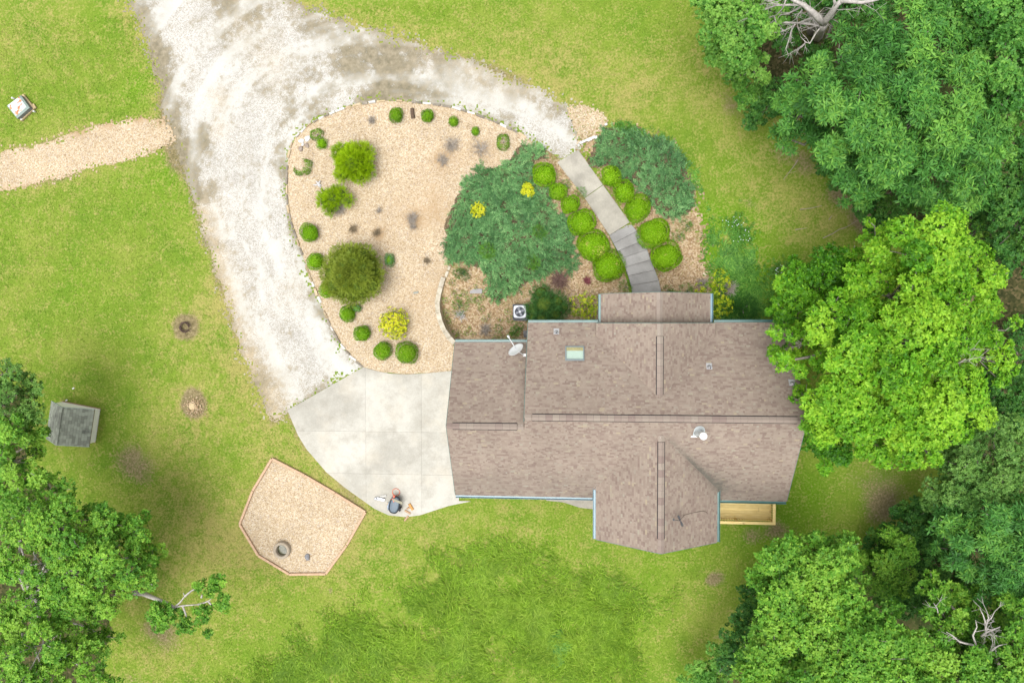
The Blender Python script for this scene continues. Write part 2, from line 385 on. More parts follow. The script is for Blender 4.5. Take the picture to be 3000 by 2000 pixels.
def sheet(name, poly_px, off, m, cell=.1, amp=.25, freq=1.4, seed=1, attrs=None, kind='structure', label=None, z0=None, dither=0.0):
    """ragged-edged ground sheet following the terrain"""
    pl = PX(poly_px); lo = pl.min(0) - .6; hi = pl.max(0) + .6
    xs = np.arange(lo[0], hi[0], cell); ys = np.arange(lo[1], hi[1], cell); X, Y = np.meshgrid(xs, ys)
    nz = (fbm(X, Y, freq, seed, 5) - .5) * 2 * amp
    S = sdf(X, Y, pl) + nz
    ny, nx = S.shape
    cs = (S[:-1, :-1] + S[1:, :-1] + S[:-1, 1:] + S[1:, 1:]) / 4 + (rng.random((ny - 1, nx - 1)) ** 2 * np.sign(rng.random((ny - 1, nx - 1)) - .5)) * dither > 0
    gyv, gxv = np.gradient(S, cell); gl = np.hypot(gxv, gyv) + 1e-6
    cnt = np.zeros(S.shape, int)
    for a in (0, 1):
        for b in (0, 1): cnt[a:ny - 1 + a, b:nx - 1 + b] += cs
    edge = (cnt > 0) & (cnt < 4)
    mv = np.where(edge, np.clip(-S, -cell * .7, cell * .7), 0) / np.maximum(gl, .6)
    X2 = X + gxv / gl * mv; Y2 = Y + gyv / gl * mv
    jj, kk = np.nonzero(cs); i0 = jj * nx + kk
    Q = np.stack([i0, i0 + 1, i0 + 1 + nx, i0 + nx], 1)
    used, inv = np.unique(Q, return_inverse=True); Q = inv.reshape(-1, 4)
    x = X2.ravel()[used]; y = Y2.ravel()[used]; s = S.ravel()[used]
    z = hgt(x, y) + off if z0 is None else np.full(len(x), z0)
    at = {'edge': ('POINT', s)}
    for k, fn in (attrs or {}).items(): at[k] = ('POINT', fn(x, y, s))
    o = mesh_np(name, np.stack([x, y, z], 1), Q, m, attrs=at, smooth=True)
    return tag(o, label, kind=kind)

# ---- white gravel driveway
ISL = [(1065, 1075), (1040, 1056), (1010, 1022), (982, 982), (957, 930), (937, 880), (912, 820), (893, 765), (875, 715), (861, 676), (849, 635), (844, 600), (841, 555), (842, 510), (845, 470),
       (852, 434), (866, 405), (886, 383), (915, 361), (950, 342), (990, 326), (1033, 312), (1075, 303), (1122, 297), (1170, 297), (1224, 301), (1275, 307), (1326, 315), (1372, 328), (1416, 344), (1460, 362), (1505, 383), (1545, 405), (1582, 431), (1615, 452), (1639, 465)]
DRV = [(300, -90), (363, 0), (400, 60), (434, 115), (452, 190), (470, 270), (478, 344), (505, 420), (528, 480), (561, 561), (590, 660), (615, 740), (638, 816), (665, 905), (695, 995), (722, 1070), (753, 1135), (780, 1205), (816, 1232), (842, 1202), (950, 1140),
       ] + ISL + [(1700, 434), (1684, 383), (1672, 332), (1645, 300), (1590, 268), (1530, 242), (1470, 212), (1403, 185), (1340, 160), (1275, 140), (1210, 122), (1148, 108), (1080, 85), (1020, 64), (950, 40), (893, 25), (835, 0), (800, -90)]
ISL_W = PX(ISL)
DIRT = [(500, 400, 34, .9), (520, 440, 40, .9), (480, 330, 30, .9), (460, 250, 28, .8), (440, 160, 26, .7), (420, 80, 26, .7), (395, 30, 26, .6), (545, 500, 34, .8), (590, 380, 26, .65), (600, 420, 26, .6), (560, 560, 26, .6), (580, 620, 22, .55),
        (700, 40, 60, .45), (660, 20, 50, .5), (640, 80, 50, .3), (760, 60, 50, .3), (1150, 190, 70, .55), (1080, 210, 70, .5), (1190, 160, 60, .6), (1000, 170, 60, .4), (1240, 210, 50, .45), (1300, 200, 60, .45), (1120, 130, 50, .5), (1020, 110, 45, .45), (940, 90, 45, .4),
        (1160, 260, 45, .75), (1230, 275, 45, .7), (1310, 285, 40, .6), (1080, 280, 35, .5), (900, 210, 60, .3), (850, 260, 60, .25), (950, 270, 50, .35), (900, 330, 36, .4), (840, 330, 30, .3), (800, 380, 40, .2), (820, 480, 26, .5), (830, 420, 22, .45),
        (830, 560, 22, .4), (840, 650, 20, .4), (880, 720, 20, .4), (925, 850, 30, .6), (940, 910, 26, .5), (1010, 1030, 30, .4), (1420, 200, 50, .35), (1450, 260, 45, .2), (1530, 290, 40, .3), (1600, 320, 40, .25), (1500, 230, 50, .4), (1380, 250, 40, .3),
        (650, 900, 30, .3), (690, 1020, 30, .3), (740, 1130, 40, .4), (780, 1170, 40, .35), (800, 1120, 50, .2), (600, 700, 20, .3), (760, 230, 60, .15), (700, 330, 60, .1), (630, 280, 30, .15), (720, 160, 60, .2)]
def drv_dirt(x, y, s):
    e = np.exp(-np.maximum(s, 0) / .55) * .55
    di = seg_dist(x, y, ISL_W); e2 = np.exp(-di / .35) * .6 * (fbm(x, y, .6, 44) * 1.6 - .2)
    base = .85 * blobs(x, y, DIRT) + .75 * np.exp(-seg_dist(x, y, EDGE_TL) / .8); n = fbm(x, y, .5, 71, 5)
    n3 = fbm(x, y, 1.6, 75, 5)
    return np.clip(base * (.1 + n3 * 1.6) + np.where(di < 1.0, e2, e) * (.3 + 1.3 * n3) + (n - .5) * .45 + (n3 - .5) * .5 + .10, 0, 1)
EDGE_LL = PX([(585, 620), (638, 816), (695, 995), (753, 1135), (800, 1235)]); EDGE_LM = PX([(560, 420), (610, 520), (640, 640)])
def drv_trk(x, y, s):
    c = P(1080, 700); d = seg_dist(x, y, ISL_W); a = np.arctan2(y - c[1], x - c[0])
    return fbm(d * 1.5, a * 2.2, 1.0, 95, 5)
def drv_tan(x, y, s):
    n = fbm(x, y, .9, 83, 4)
    return np.clip(np.exp(-np.maximum(seg_dist(x, y, EDGE_LL) - .35, 0) / .55) * (.4 + n) + blobs(x, y, [(640, 290, 40, .5), (640, 380, 36, .45), (780, 1150, 70, .6), (800, 200, 60, .3), (760, 120, 50, .3), (1290, 170, 60, .4), (1400, 215, 50, .5), (1500, 240, 50, .5), (960, 820, 30, .4), (700, 60, 60, .25), (850, 860, 60, .3)]) * (.3 + n) + .55 * np.exp(-seg_dist(x, y, EDGE_R) / .5) * n, 0, 1)
GRV = gravel_mat('white_gravel', [(.0, (.265, .25, .215)), (.35, (.36, .345, .31)), (.7, (.425, .41, .38)), (1, (.48, .47, .445))], 26, (.125, .108, .066), (.25, .215, .15), 1.13, (.455, .45, .42))
# wheel-packed, paler bands follow from the stone colour only; debris from the attribute
sheet('driveway', DRV, .004, GRV, .09, .42, 1.1, 3, {'dirt': drv_dirt, 'tan': drv_tan, 'trk': drv_trk}, dither=.55, label='pale gravel driveway curving round the planted island')

# ---- tan pea-gravel path at the left, mound by the path, island bed, pad
def tan_dirt(spots, k=.5, lo=0.0):
    def f(x, y, s):
        n = fbm(x, y, .7, 61, 5)
        return np.clip(blobs(x, y, spots) * (.5 + n) + np.exp(-np.maximum(s, 0) / .22) * k + (n - .55) * .5 + lo, 0, 1)
    return f
TAN = gravel_mat('tan_pea_gravel', [(.0, (.25, .18, .11)), (.3, (.36, .277, .175)), (.65, (.435, .35, .24)), (.9, (.51, .435, .335)), (1, (.29, .25, .22))], 22, (.26, .175, .095), (.34, .245, .145))
sheet('gravel_path', [(-90, 462), (0, 440), (60, 432), (115, 425), (190, 400), (268, 371), (337, 356), (421, 346), (478, 352), (505, 385), (513, 413), (497, 428), (440, 450), (383, 467), (268, 497), (220, 512), (172, 524), (96, 541), (0, 557), (-90, 570)],
      .010, TAN, .1, .2, 1.6, 8, {'dirt': tan_dirt([(230, 385, 26, .5), (330, 362, 26, .5), (400, 352, 24, .5), (470, 365, 20, .4)], .6)}, dither=.4, label='tan gravel footpath crossing the lawn to the driveway')
sheet('gravel_patch', [(1665, 318), (1697, 306), (1735, 312), (1768, 328), (1777, 358), (1764, 383), (1743, 393), (1690, 424), (1690, 387), (1668, 350)],
      .014, TAN, .08, .12, 2, 9, {'dirt': tan_dirt([], .3)}, dither=.22, label='small patch of tan gravel beside the top of the walk')
BEDS = [(1299, 815), (1290, 848), (1284, 880), (1286, 915), (1296, 950), (1314, 980), (1336, 1006)]
BED = ISL[:-2] + [(1600, 470), (1540, 500), (1450, 570), (1380, 650), (1330, 720), (1310, 790)] + BEDS + [(1350, 1010), (1350, 1092), (1322, 1086), (1250, 1093), (1180, 1095), (1110, 1088)]
sheet('gravel_bed', BED, .018, TAN, .1, .05, 2, 10, {'dirt': tan_dirt([(1300, 560, 120, .22), (1200, 600, 110, .2), (1330, 640, 90, .2), (1230, 760, 120, .16), (1280, 880, 70, .2), (1034, 675, 26, .7), (1107, 686, 24, .7), (1320, 430, 50, .4),
      (1400, 440, 40, .35), (1180, 880, 90, .22), (1290, 470, 30, .5), (1209, 645, 30, .4), (1034, 600, 30, .4), (1450, 460, 40, .2), (1270, 1040, 60, .16), (1330, 800, 40, .35)], .35)}, label='island bed of tan pea gravel set with round shrubs')
PADP = [(799, 1342), (1072, 1498), (957, 1678), (849, 1679), (759, 1624), (704, 1535), (743, 1436)]
sheet('gravel_pad', PADP, .022, TAN, .1, .01, 2, 11, {'dirt': tan_dirt([(740, 1590, 30, .4), (830, 1350, 60, .15)], .3, -.05)}, label='seven sided pad of tan gravel edged with timbers')
# ---- wood-chip beds
MUL = gravel_mat('wood_chips', [(.0, (.19, .12, .065)), (.35, (.29, .20, .115)), (.7, (.37, .275, .17)), (.92, (.44, .345, .235)), (1, (.20, .15, .115))], 14, (.13, .085, .045), (.12, .14, .03))
def mul_dirt(x, y, s):
    n = fbm(x, y, .9, 33, 5); return np.clip((n - .42) * 1.3 + np.exp(-np.maximum(s, 0) / .3) * .4, 0, .9)
sheet('chip_bed', [(1600, 440), (1639, 467), (1672, 520), (1715, 585), (1758, 640), (1800, 720), (1825, 770), (1845, 830), (1850, 880), (1850, 1000), (1548, 1000), (1548, 1020), (1350, 1020), (1336, 1006), (1314, 980), (1296, 950), (1286, 915), (1284, 880), (1290, 848), (1299, 815), (1310, 790), (1330, 720), (1380, 650), (1450, 570), (1540, 500)],
      .026, MUL, .1, .04, 2, 12, {'dirt': mul_dirt}, label='sunken bed of wood chips between curved wall and walk')
sheet('chip_bed', [(1699, 440), (1730, 400), (1765, 385), (1850, 375), (1960, 430), (2030, 540), (2045, 620), (2060, 700), (2075, 770), (2080, 830), (2085, 900), (1960, 900), (1925, 850), (1915, 800), (1895, 735), (1870, 690), (1838, 640), (1800, 580), (1765, 530), (1735, 480)],
      .030, MUL, .1, .3, 1.5, 13, {'dirt': mul_dirt}, dither=.5, label='wood chip bed on the right of the stepped walk')
# ---- leaf litter below the woods
LIT = gravel_mat('leaf_litter', [(.0, (.022, .026, .008)), (.4, (.040, .042, .014)), (.75, (.065, .058, .022)), (1, (.10, .08, .038))], 9, (.022, .055, .008), (.035, .08, .012))
def lit_dirt(x, y, s): return np.clip((fbm(x, y, .5, 77, 5) - .4) * 1.8, 0, 1)
WOODS = [[(2140, -120), (2150, 60), (2190, 180), (2270, 300), (2380, 400), (2480, 500), (2570, 600), (2620, 700), (2700, 780), (2860, 860), (2900, 1000), (2860, 1200), (2790, 1330), (2760, 1440), (2660, 1580), (2480, 1680), (2360, 1720), (2290, 1800), (2220, 1900), (2120, 2000), (2060, 2120), (3300, 2200), (3300, -200)],
         [(-300, 1070), (30, 1110), (90, 1180), (90, 1290), (70, 1360), (150, 1440), (270, 1520), (350, 1600), (390, 1690), (360, 1800), (310, 1900), (290, 2120), (-300, 2200)]]
for wp in WOODS: sheet('forest_floor', wp, .008, LIT, .16, 1.3, .45, 14, {'dirt': lit_dirt}, label='brown leaf litter below the trees')

# ---- concrete
def concrete(name, base, dark, stain, warm):
    m, nt, b = new_mat(name, .85, .25); p = pos(nt)
    n1 = noise(nt, p, .26, 6, .62); n2 = noise(nt, p, 1.1, 6, .65); n3 = noise(nt, p, 14, 3, .6)
    c = mix(nt, ramp(nt, n1, [(.42, 0), (.57, 1)]), base, dark)
    c = mix(nt, ramp(nt, n2, [(.46, 0), (.72, .75)]), c, stain)
    c = mix(nt, ramp(nt, noise(nt, p, .8, 4), [(.5, 0), (.7, .6)]), c, warm)
    c = mix(nt, 1.0, c, ramp(nt, n3, [(.3, .93), (.7, 1.06)]), 'MULTIPLY')
    t = attr(nt, 'tint'); c = mix(nt, 1.0, c, ramp(nt, t, [(0, .8), (1, 1.2)]), 'MULTIPLY')
    setc(nt, b, c); bump(nt, b, n3, .15, .01); return m
CONC = concrete('pale_concrete', (.42, .405, .36), (.325, .312, .272), (.265, .248, .21), (.42, .385, .32))
WALKC = concrete('grey_walk_concrete', (.32, .30, .255), (.25, .235, .20), (.20, .185, .155), (.41, .385, .325))
STEPC = concrete('weathered_step_concrete', (.265, .26, .252), (.21, .205, .198), (.155, .15, .142), (.30, .292, .28))
APR = [(843, 1201), (1065, 1075), (1110, 1088), (1145, 1094), (1190, 1096), (1250, 1093), (1322, 1086), (1345, 1085), (1345, 1466), (1380, 1467), (1313, 1481), (1230, 1508), (1189, 1513), (1139, 1508), (1098, 1489), (1050, 1455), (1011, 1427), (957, 1382), (899, 1315), (874, 1274)]
apron = thing('concrete_apron', 'pale concrete parking apron in front of the garage', None, kind='structure')
pw = [tuple(q) for q in PX(APR)]
xs_ = [P(1072, 1250)[0], P(1235, 1250)[0]]; ys_ = [P(1200, 1389)[1], P(1200, 1265)[1]]
jn = random.Random(3); g = .003
for i in range(3):
    for j in range(3):
        q = pw
        if i > 0: q = clip_poly(q, -1, 0, -(xs_[i - 1] + g))
        if i < 2: q = clip_poly(q, 1, 0, xs_[i] - g)
        if j > 0: q = clip_poly(q, 0, -1, -(ys_[j - 1] + g))
        if j < 2: q = clip_poly(q, 0, 1, ys_[j] - g)
        if len(q) > 2 and area(q) > .05:
            MB().prism(q, -.06, .045 + jn.uniform(-.003, .004), .5 + jn.uniform(-.15, .15)).build('slab', CONC, apron)
MB().prism([tuple(q) for q in PX([(1600, 1440), (1600, 1465), (1650, 1470), (1700, 1486), (1745, 1491), (1790, 1488), (1790, 1440)])], -.06, .04, .3).build('slab', WALKC, apron)
bed = MB().prism(pw, -.08, .012, .5).build('joint_sand', flat('joint_sand', (.26, .24, .19), .95), apron)

walk = thing('garden_walk', 'grey concrete walk stepping down to the front porch', None, kind='structure')
b_ = lambda x, y: (1250 + .4146 * x, 250 + .4146 * y)
SL = [[(922, 546), (1070, 457), (1245, 703), (1115, 795)], [(1117, 798), (1247, 706), (1435, 968), (1291, 1060)]]
for q in SL: MB().prism([tuple(P(*b_(*k))) for k in q], -.1, .055, .5).build('slab', WALKC, walk, bevel=.012)
edgeL = [(1291, 1060), (1320, 1116), (1350, 1170), (1376, 1221), (1402, 1282), (1425, 1345), (1444, 1411), (1455, 1480)]
edgeR = [(1436, 970), (1486, 1030), (1520, 1099), (1560, 1161), (1582, 1231), (1613, 1304), (1641, 1380), (1660, 1470)]
for i in range(7):
    z = .055 - .125 * (i + 1)
    q = [edgeL[i], edgeR[i], edgeR[i + 1], edgeL[i + 1]]
    c = [P(*b_(*k), z) for k in q]
    # each tread runs a little under the one above
    d = (c[3] - c[0]) / np.linalg.norm(c[3] - c[0]) * .04
    c[0] = c[0] - d; c[1] = c[1] - d
    MB().prism([tuple(k) for k in c], z - .35, z, .5 + .5 * math.sin(i * 2.4) * .5).build('step', STEPC, walk, bevel=.015)
# =================================================================== HOUSE
house = thing('house', 'house with brown shingled gable roofs and teal gutters', 'house', (0, 0, 0))
PITCH = .667; EZ = 3.0
xL, xS, xR = -5.66, -2.10, 10.08; yF, yG, yR = .05, -.89, -8.36
yM = (yF + yR) / 2; yGM = (yG + yR) / 2
ZM = EZ + PITCH * (yF - yM); ZG = EZ + PITCH * (yG - yGM)
GZ = 3.42; sx0, sx1, sy0 = 1.15, 6.80, -10.25; scx = (sx0 + sx1) / 2; SZ = GZ + PITCH * (scx - sx0); s_in = (GZ - EZ) / PITCH; s_top = (SZ - EZ) / PITCH
nx0, nx1, ny1 = 1.15, 6.66, .02; ncx = (nx0 + nx1) / 2; NZ = GZ + PITCH * (ncx - nx0); n_top = (NZ - EZ) / PITCH
PZ = 2.72; px0, px1, py1 = 1.40, 6.56, 1.43; pcx = (px0 + px1) / 2; PRZ = PZ + PITCH * (pcx - px0)
zf = dict(
    front=lambda x, y: EZ + PITCH * (yF - y), rear=lambda x, y: EZ + PITCH * (y - yR), gfront=lambda x, y: EZ + PITCH * (yG - y),
    sl=lambda x, y: GZ + PITCH * (x - sx0), sr=lambda x, y: GZ + PITCH * (sx1 - x), nl=lambda x, y: GZ + PITCH * (x - nx0), nr=lambda x, y: GZ + PITCH * (nx1 - x),
    pl=lambda x, y: PZ + PITCH * (x - px0), pr=lambda x, y: PZ + PITCH * (px1 - x))
vS = yR + s_in; tS = yR + s_top; vN = yF - s_in; tN = yF - n_top
PLANES = dict(
    front=[[(xS, yM), (nx0, yM), (nx0, yF), (xS, yF)], [(nx0, vN), (ncx, tN), (ncx, yM), (nx0, yM)], [(nx1, vN), (nx1, yM), (ncx, yM), (ncx, tN)], [(nx1, yM), (xR, yM), (xR, yF), (nx1, yF)], [(nx0, vN), (nx1, vN), (nx1, yF), (nx0, yF)]],
    rear=[[(xL, yR), (xS, yR), (xS, yGM), (xL, yGM)], [(xS, yR), (sx0, yR), (sx0, yM), (xS, yM)], [(sx0, vS), (scx, tS), (scx, yM), (sx0, yM)], [(sx1, vS), (sx1, yM), (scx, yM), (scx, tS)], [(sx1, yR), (xR, yR), (xR, yM), (sx1, yM)]],
    gfront=[[(xL, yGM), (xS - .02, yGM), (xS - .02, yG), (xL, yG)]],
    sl=[[(sx0, sy0), (scx, sy0), (scx, tS), (sx0, vS)]], sr=[[(scx, sy0), (sx1, sy0), (sx1, vS), (scx, tS)]],
    nl=[[(nx0, ny1), (nx0, vN), (ncx, tN), (ncx, ny1)]], nr=[[(ncx, ny1), (ncx, tN), (nx1, vN), (nx1, ny1)]],
    pl=[[(px0, .0 - .3), (pcx, -.3), (pcx, py1), (px0, py1)]], pr=[[(pcx, -.3), (px1, -.3), (px1, py1), (pcx, py1)]])
DIRS = dict(front=(0, -1, yF), rear=(0, 1, yR), gfront=(0, -1, yG), sl=(1, 0, sx0), sr=(-1, 0, sx1), nl=(1, 0, nx0), nr=(-1, 0, nx1), pl=(1, 0, px0), pr=(-1, 0, px1))

def shingle_material():
    m, nt, b = new_mat('shingles', .95, .12); t = attr(nt, 'tint'); p = pos(nt)
    c = ramp(nt, t, [(0, (.172, .128, .108)), (.14, (.188, .142, .120)), (.26, (.205, .160, .132)), (.45, (.222, .177, .145)), (.62, (.236, .190, .155)), (.80, (.250, .204, .166)), (.90, (.236, .202, .166)), (.96, (.28, .232, .165)), (1, (.25, .228, .186))])
    st = attr(nt, 'stain'); n = noise(nt, p, 2.2, 5, .7)  # roof stains, plus painted shade at the house step and porch
    k = mth(nt, 'MULTIPLY', mth(nt, 'ADD', st, mth(nt, 'MULTIPLY', mth(nt, 'SUBTRACT', n, .5), mth(nt, 'MULTIPLY', st, 2.2))), 1.0, True)
    c = mix(nt, mth(nt, 'MULTIPLY', k, .85), c, (.085, .082, .068))
    big = noise(nt, p, .5, 5, .6); c = mix(nt, 1.0, c, ramp(nt, big, [(.3, .90), (.7, 1.06)]), 'MULTIPLY')
    gr = noise(nt, p, 60, 2, .7); c = mix(nt, 1.0, c, ramp(nt, gr, [(.3, .9), (.7, 1.1)]), 'MULTIPLY')
    setc(nt, b, c); bump(nt, b, gr, .3, .005); return m
SHG = shingle_material()
VAL = np.array([[scx + .3, tS - .2], [sx1, vS + .05]])
def roof_stain_shade(x, y, pl):
    d = seg_dist(np.array([x]), np.array([y]), VAL)[0]; along = max(0, min(1, (x - scx) / (sx1 - scx)))
    s = 1.15 * math.exp(-d / (.10 + .16 * along)) * (0.25 + along) if pl in ('rear', 'sr') else 0
    if pl == 'sr': s *= .45
    if pl == 'rear':
        if y < yR + 1.8: s += .18 * (1 - (y - yR) / 1.8)
        s += .30 * math.exp(-math.hypot(x - 7.3, y - yR - .6) / .7) + .25 * math.exp(-math.hypot((x - .7) / 1.0, (y - yR - .15)) / .3)
        if x < sx0: s += .10 * math.exp(-abs(y - yR - .9) / .8)
    if pl == 'gfront': s += .35 * math.exp(-abs(x - xS) / .22) * .8  # shade beside the house step, painted into the garage shingles
    if pl == 'pl' or pl == 'pr': s += .18 * math.exp(-abs(y - .12) / .14)  # shadow line of the upper gable rake, painted onto the porch roof
    return min(s, 1)
EXP = .0802; TH = .014
tabs = []
rr = random.Random(11)
for nm, pieces in PLANES.items():
    dx, dy, o0 = DIRS[nm]; f = zf[nm]
    allp = np.array([q for pc in pieces for q in pc]); us = allp[:, 1] if dx else allp[:, 0]
    u0, u1 = us.min(), us.max(); vmax = max((q[0] * dx + q[1] * dy) - o0 * (dx + dy) for q in allp)
    if nm == 'front' : vmax = yF - yM
    k = 0; prev = []
    while k * EXP < vmax:
        v0, v1 = k * EXP, (k + 1) * EXP; u = u0 - rr.uniform(0, .2); cur = .5
        while u < u1:
            wd = rr.choice([.06, .08, .10, .12, .15, .18, .22]); r_ = rr.random()
            tn = rr.uniform(0, .22) if r_ < .20 else rr.uniform(.86, 1.0) if r_ > .945 else rr.uniform(.26, .84)
            base = o0 * (dx + dy)
            if dx: quad = [((base + v0) * dx, u), ((base + v1) * dx, u), ((base + v1) * dx, u + wd), ((base + v0) * dx, u + wd)]
            else: quad = [(u, (base + v0) * dy), (u + wd, (base + v0) * dy), (u + wd, (base + v1) * dy), (u, (base + v1) * dy)]
            for pc in pieces:
                if nm == 'front' and pc is pieces[-1] and False: continue
                q = clip_conv(quad, list(pc))
                if len(q) >= 3 and area(q) > 1e-4: tabs.append((nm, q, v0, tn))
            u += wd
        k += 1
def tab_mesh(mb, nm, q, v0, lift):
    dx, dy, o0 = DIRS[nm]; f = zf[nm]; n = len(q); base = o0 * (dx + dy)
    if sum(q[i][0] * q[(i + 1) % n][1] - q[(i + 1) % n][0] * q[i][1] for i in range(n)) < 0: q = q[::-1]
    top = []; bot = []
    for x, y in q:
        v = (x * dx + y * dy) - base; k = min(1, max(0, (v - v0) / EXP))
        z = f(x, y); top.append((x, y, z + .004 + lift * (1 - k) )); bot.append((x, y, z))
    return top + bot, [tuple(range(n))] + [(i, n + i, n + (i + 1) % n, (i + 1) % n) for i in range(n)]
def proj_area(t):
    c = np.mean(t[1], 0); z = zf[t[0]](*c); return area(t[1]) / (H - z) ** 2
rank = sorted(range(len(tabs)), key=lambda i: -proj_area(tabs[i])); big = set(rank[:300])
groups = {}
for i, (nm, q, v0, tn) in enumerate(tabs):
    c = np.mean(q, 0); st = roof_stain_shade(c[0], c[1], nm); lift = TH * (1.25 if tn < .24 else rr.choice([.7, 1, 1]))
    vs, fs = tab_mesh(None, nm, q, v0, lift)
    if i in big:
        me = bpy.data.meshes.new('shingle'); o3 = vs[0]
        me.from_pydata([(a - o3[0], b - o3[1], c_ - o3[2]) for a, b, c_ in vs], [], fs); me.materials.append(SHG)
        for an, val in (('tint', tn), ('stain', st)):
            at = me.attributes.new(an, 'FLOAT', 'FACE'); at.data.foreach_set('value', np.full(len(fs), val, np.float32))
        o = bpy.data.objects.new('shingle', me); link(o, house); o.location = o3
    else:
        gk = groups.setdefault('all', ([], [], [], [])); b = len(gk[0]); gk[0].extend(vs)
        for ff in fs: gk[1].append(tuple(b + a for a in ff)); gk[2].append(tn); gk[3].append(st)
for gk in groups.values():
    me = bpy.data.meshes.new('shingles'); me.from_pydata(gk[0], [], gk[1]); me.materials.append(SHG)
    for an, k in (('tint', 2), ('stain', 3)):
        at = me.attributes.new(an, 'FLOAT', 'FACE'); at.data.foreach_set('value', np.array(gk[k], np.float32))
    o = bpy.data.objects.new('shingles', me); link(o, house); o['kind'] = 'stuff'
# roof deck below the shingles
UND = flat('roof_board', (.20, .16, .12), .9)
rb = MB()
for nm, pieces in PLANES.items():
    f = zf[nm]
    for pc in pieces:
        if nm == 'front' and pc is pieces[-1]: continue
        rb.prism(list(pc), lambda x, y, f=f: f(x, y) - .13, lambda x, y, f=f: f(x, y) - .004)
f = zf['front']; rb.prism([(nx0, vN), (nx1, vN), (nx1, yF), (nx0, yF)], lambda x, y: f(x, y) - .16, lambda x, y: f(x, y) - .03)
rb.build('roof', UND, house)

# fascia along rakes, gutters along eaves
TEAL = flat('teal_paint', (.06, .14, .125), .45, .4, 0, .1, 5)
TEALG = flat('teal_gutter_enamel', (.060, .140, .130), .3, .5, 0, .14, 3)
TEALG_SKY = flat('teal_gutter_sky_reflection', (.095, .185, .225), .25, .5, 0, .12, 3)  # teal gutters with the reflected sky painted in as a bluer colour
def rake(a, b, nrm):
    a = Vector(a); b = Vector(b); n = Vector(nrm)
    m = MB(); d = Vector((0, 0, -.20))
    vs = [a + Vector((0, 0, -.006)), b + Vector((0, 0, -.006)), b + d, a + d]; off = n * .022
    m.add(vs + [q + off for q in vs], [(0, 1, 2, 3), (7, 6, 5, 4), (0, 4, 5, 1), (1, 5, 6, 2), (2, 6, 7, 3), (3, 7, 4, 0)]).build('rake_board', TEAL, house)
rake((xL, yR, EZ), (xL, yGM, ZG), (-1, 0, 0)); rake((xL, yGM, ZG), (xL, yG, EZ), (-1, 0, 0))
rake((xR, yR, EZ), (xR, yM, ZM), (1, 0, 0)); rake((xR, yM, ZM), (xR, yF, EZ), (1, 0, 0))
rake((xS - .001, yGM + .3, zf['front'](0, yGM + .3)), (xS - .001, yF, EZ), (-1, 0, 0))
rake((sx0, sy0, GZ), (scx, sy0, SZ), (0, -1, 0)); rake((scx, sy0, SZ), (sx1, sy0, GZ), (0, -1, 0))
rake((nx0, ny1, GZ), (ncx, ny1, NZ), (0, 1, 0)); rake((ncx, ny1, NZ), (nx1, ny1, GZ), (0, 1, 0))
rake((px0, py1, PZ), (pcx, py1, PRZ), (0, 1, 0)); rake((pcx, py1, PRZ), (px1, py1, PZ), (0, 1, 0))
def gutter(a, b, out, z, m_=None):
    a = Vector((*a, z)); b = Vector((*b, z)); o = Vector((*out, 0)); t = .008; wd, dp = .135, .10
    prof = [(0, .0), (0, -dp), (wd * .8, -dp), (wd, -.03), (wd, .0), (wd - t, .0), (wd - t, -.03), (wd * .8 - t, -dp + t), (t, -dp + t), (t, 0)]
    MB().extrude(prof, a, o, (0, 0, 1), b - a).build('gutter', m_ or TEALG, house)
gutter((xL, yR - .003), (sx0 - .02, yR - .003), (0, -1), EZ - .02, TEALG_SKY); gutter((sx1 + .02, yR - .003), (xR, yR - .003), (0, -1), EZ - .02)
gutter((xS, yF + .003), (px0 - .14, yF + .003), (0, 1), EZ - .02); gutter((px1 + .14, yF + .003), (xR, yF + .003), (0, 1), EZ - .02)
gutter((xL, yG + .003), (xS - .03, yG + .003), (0, 1), EZ - .02)
gutter((sx0 - .003, sy0), (sx0 - .003, vS - .02), (-1, 0), GZ - .02, TEALG_SKY); gutter((sx1 + .003, sy0), (sx1 + .003, vS - .02), (1, 0), GZ - .02)
gutter((px0 - .003, .06), (px0 - .003, py1), (-1, 0), PZ - .02); gutter((px1 + .003, .06), (px1 + .003, py1), (1, 0), PZ - .02, TEALG_SKY)

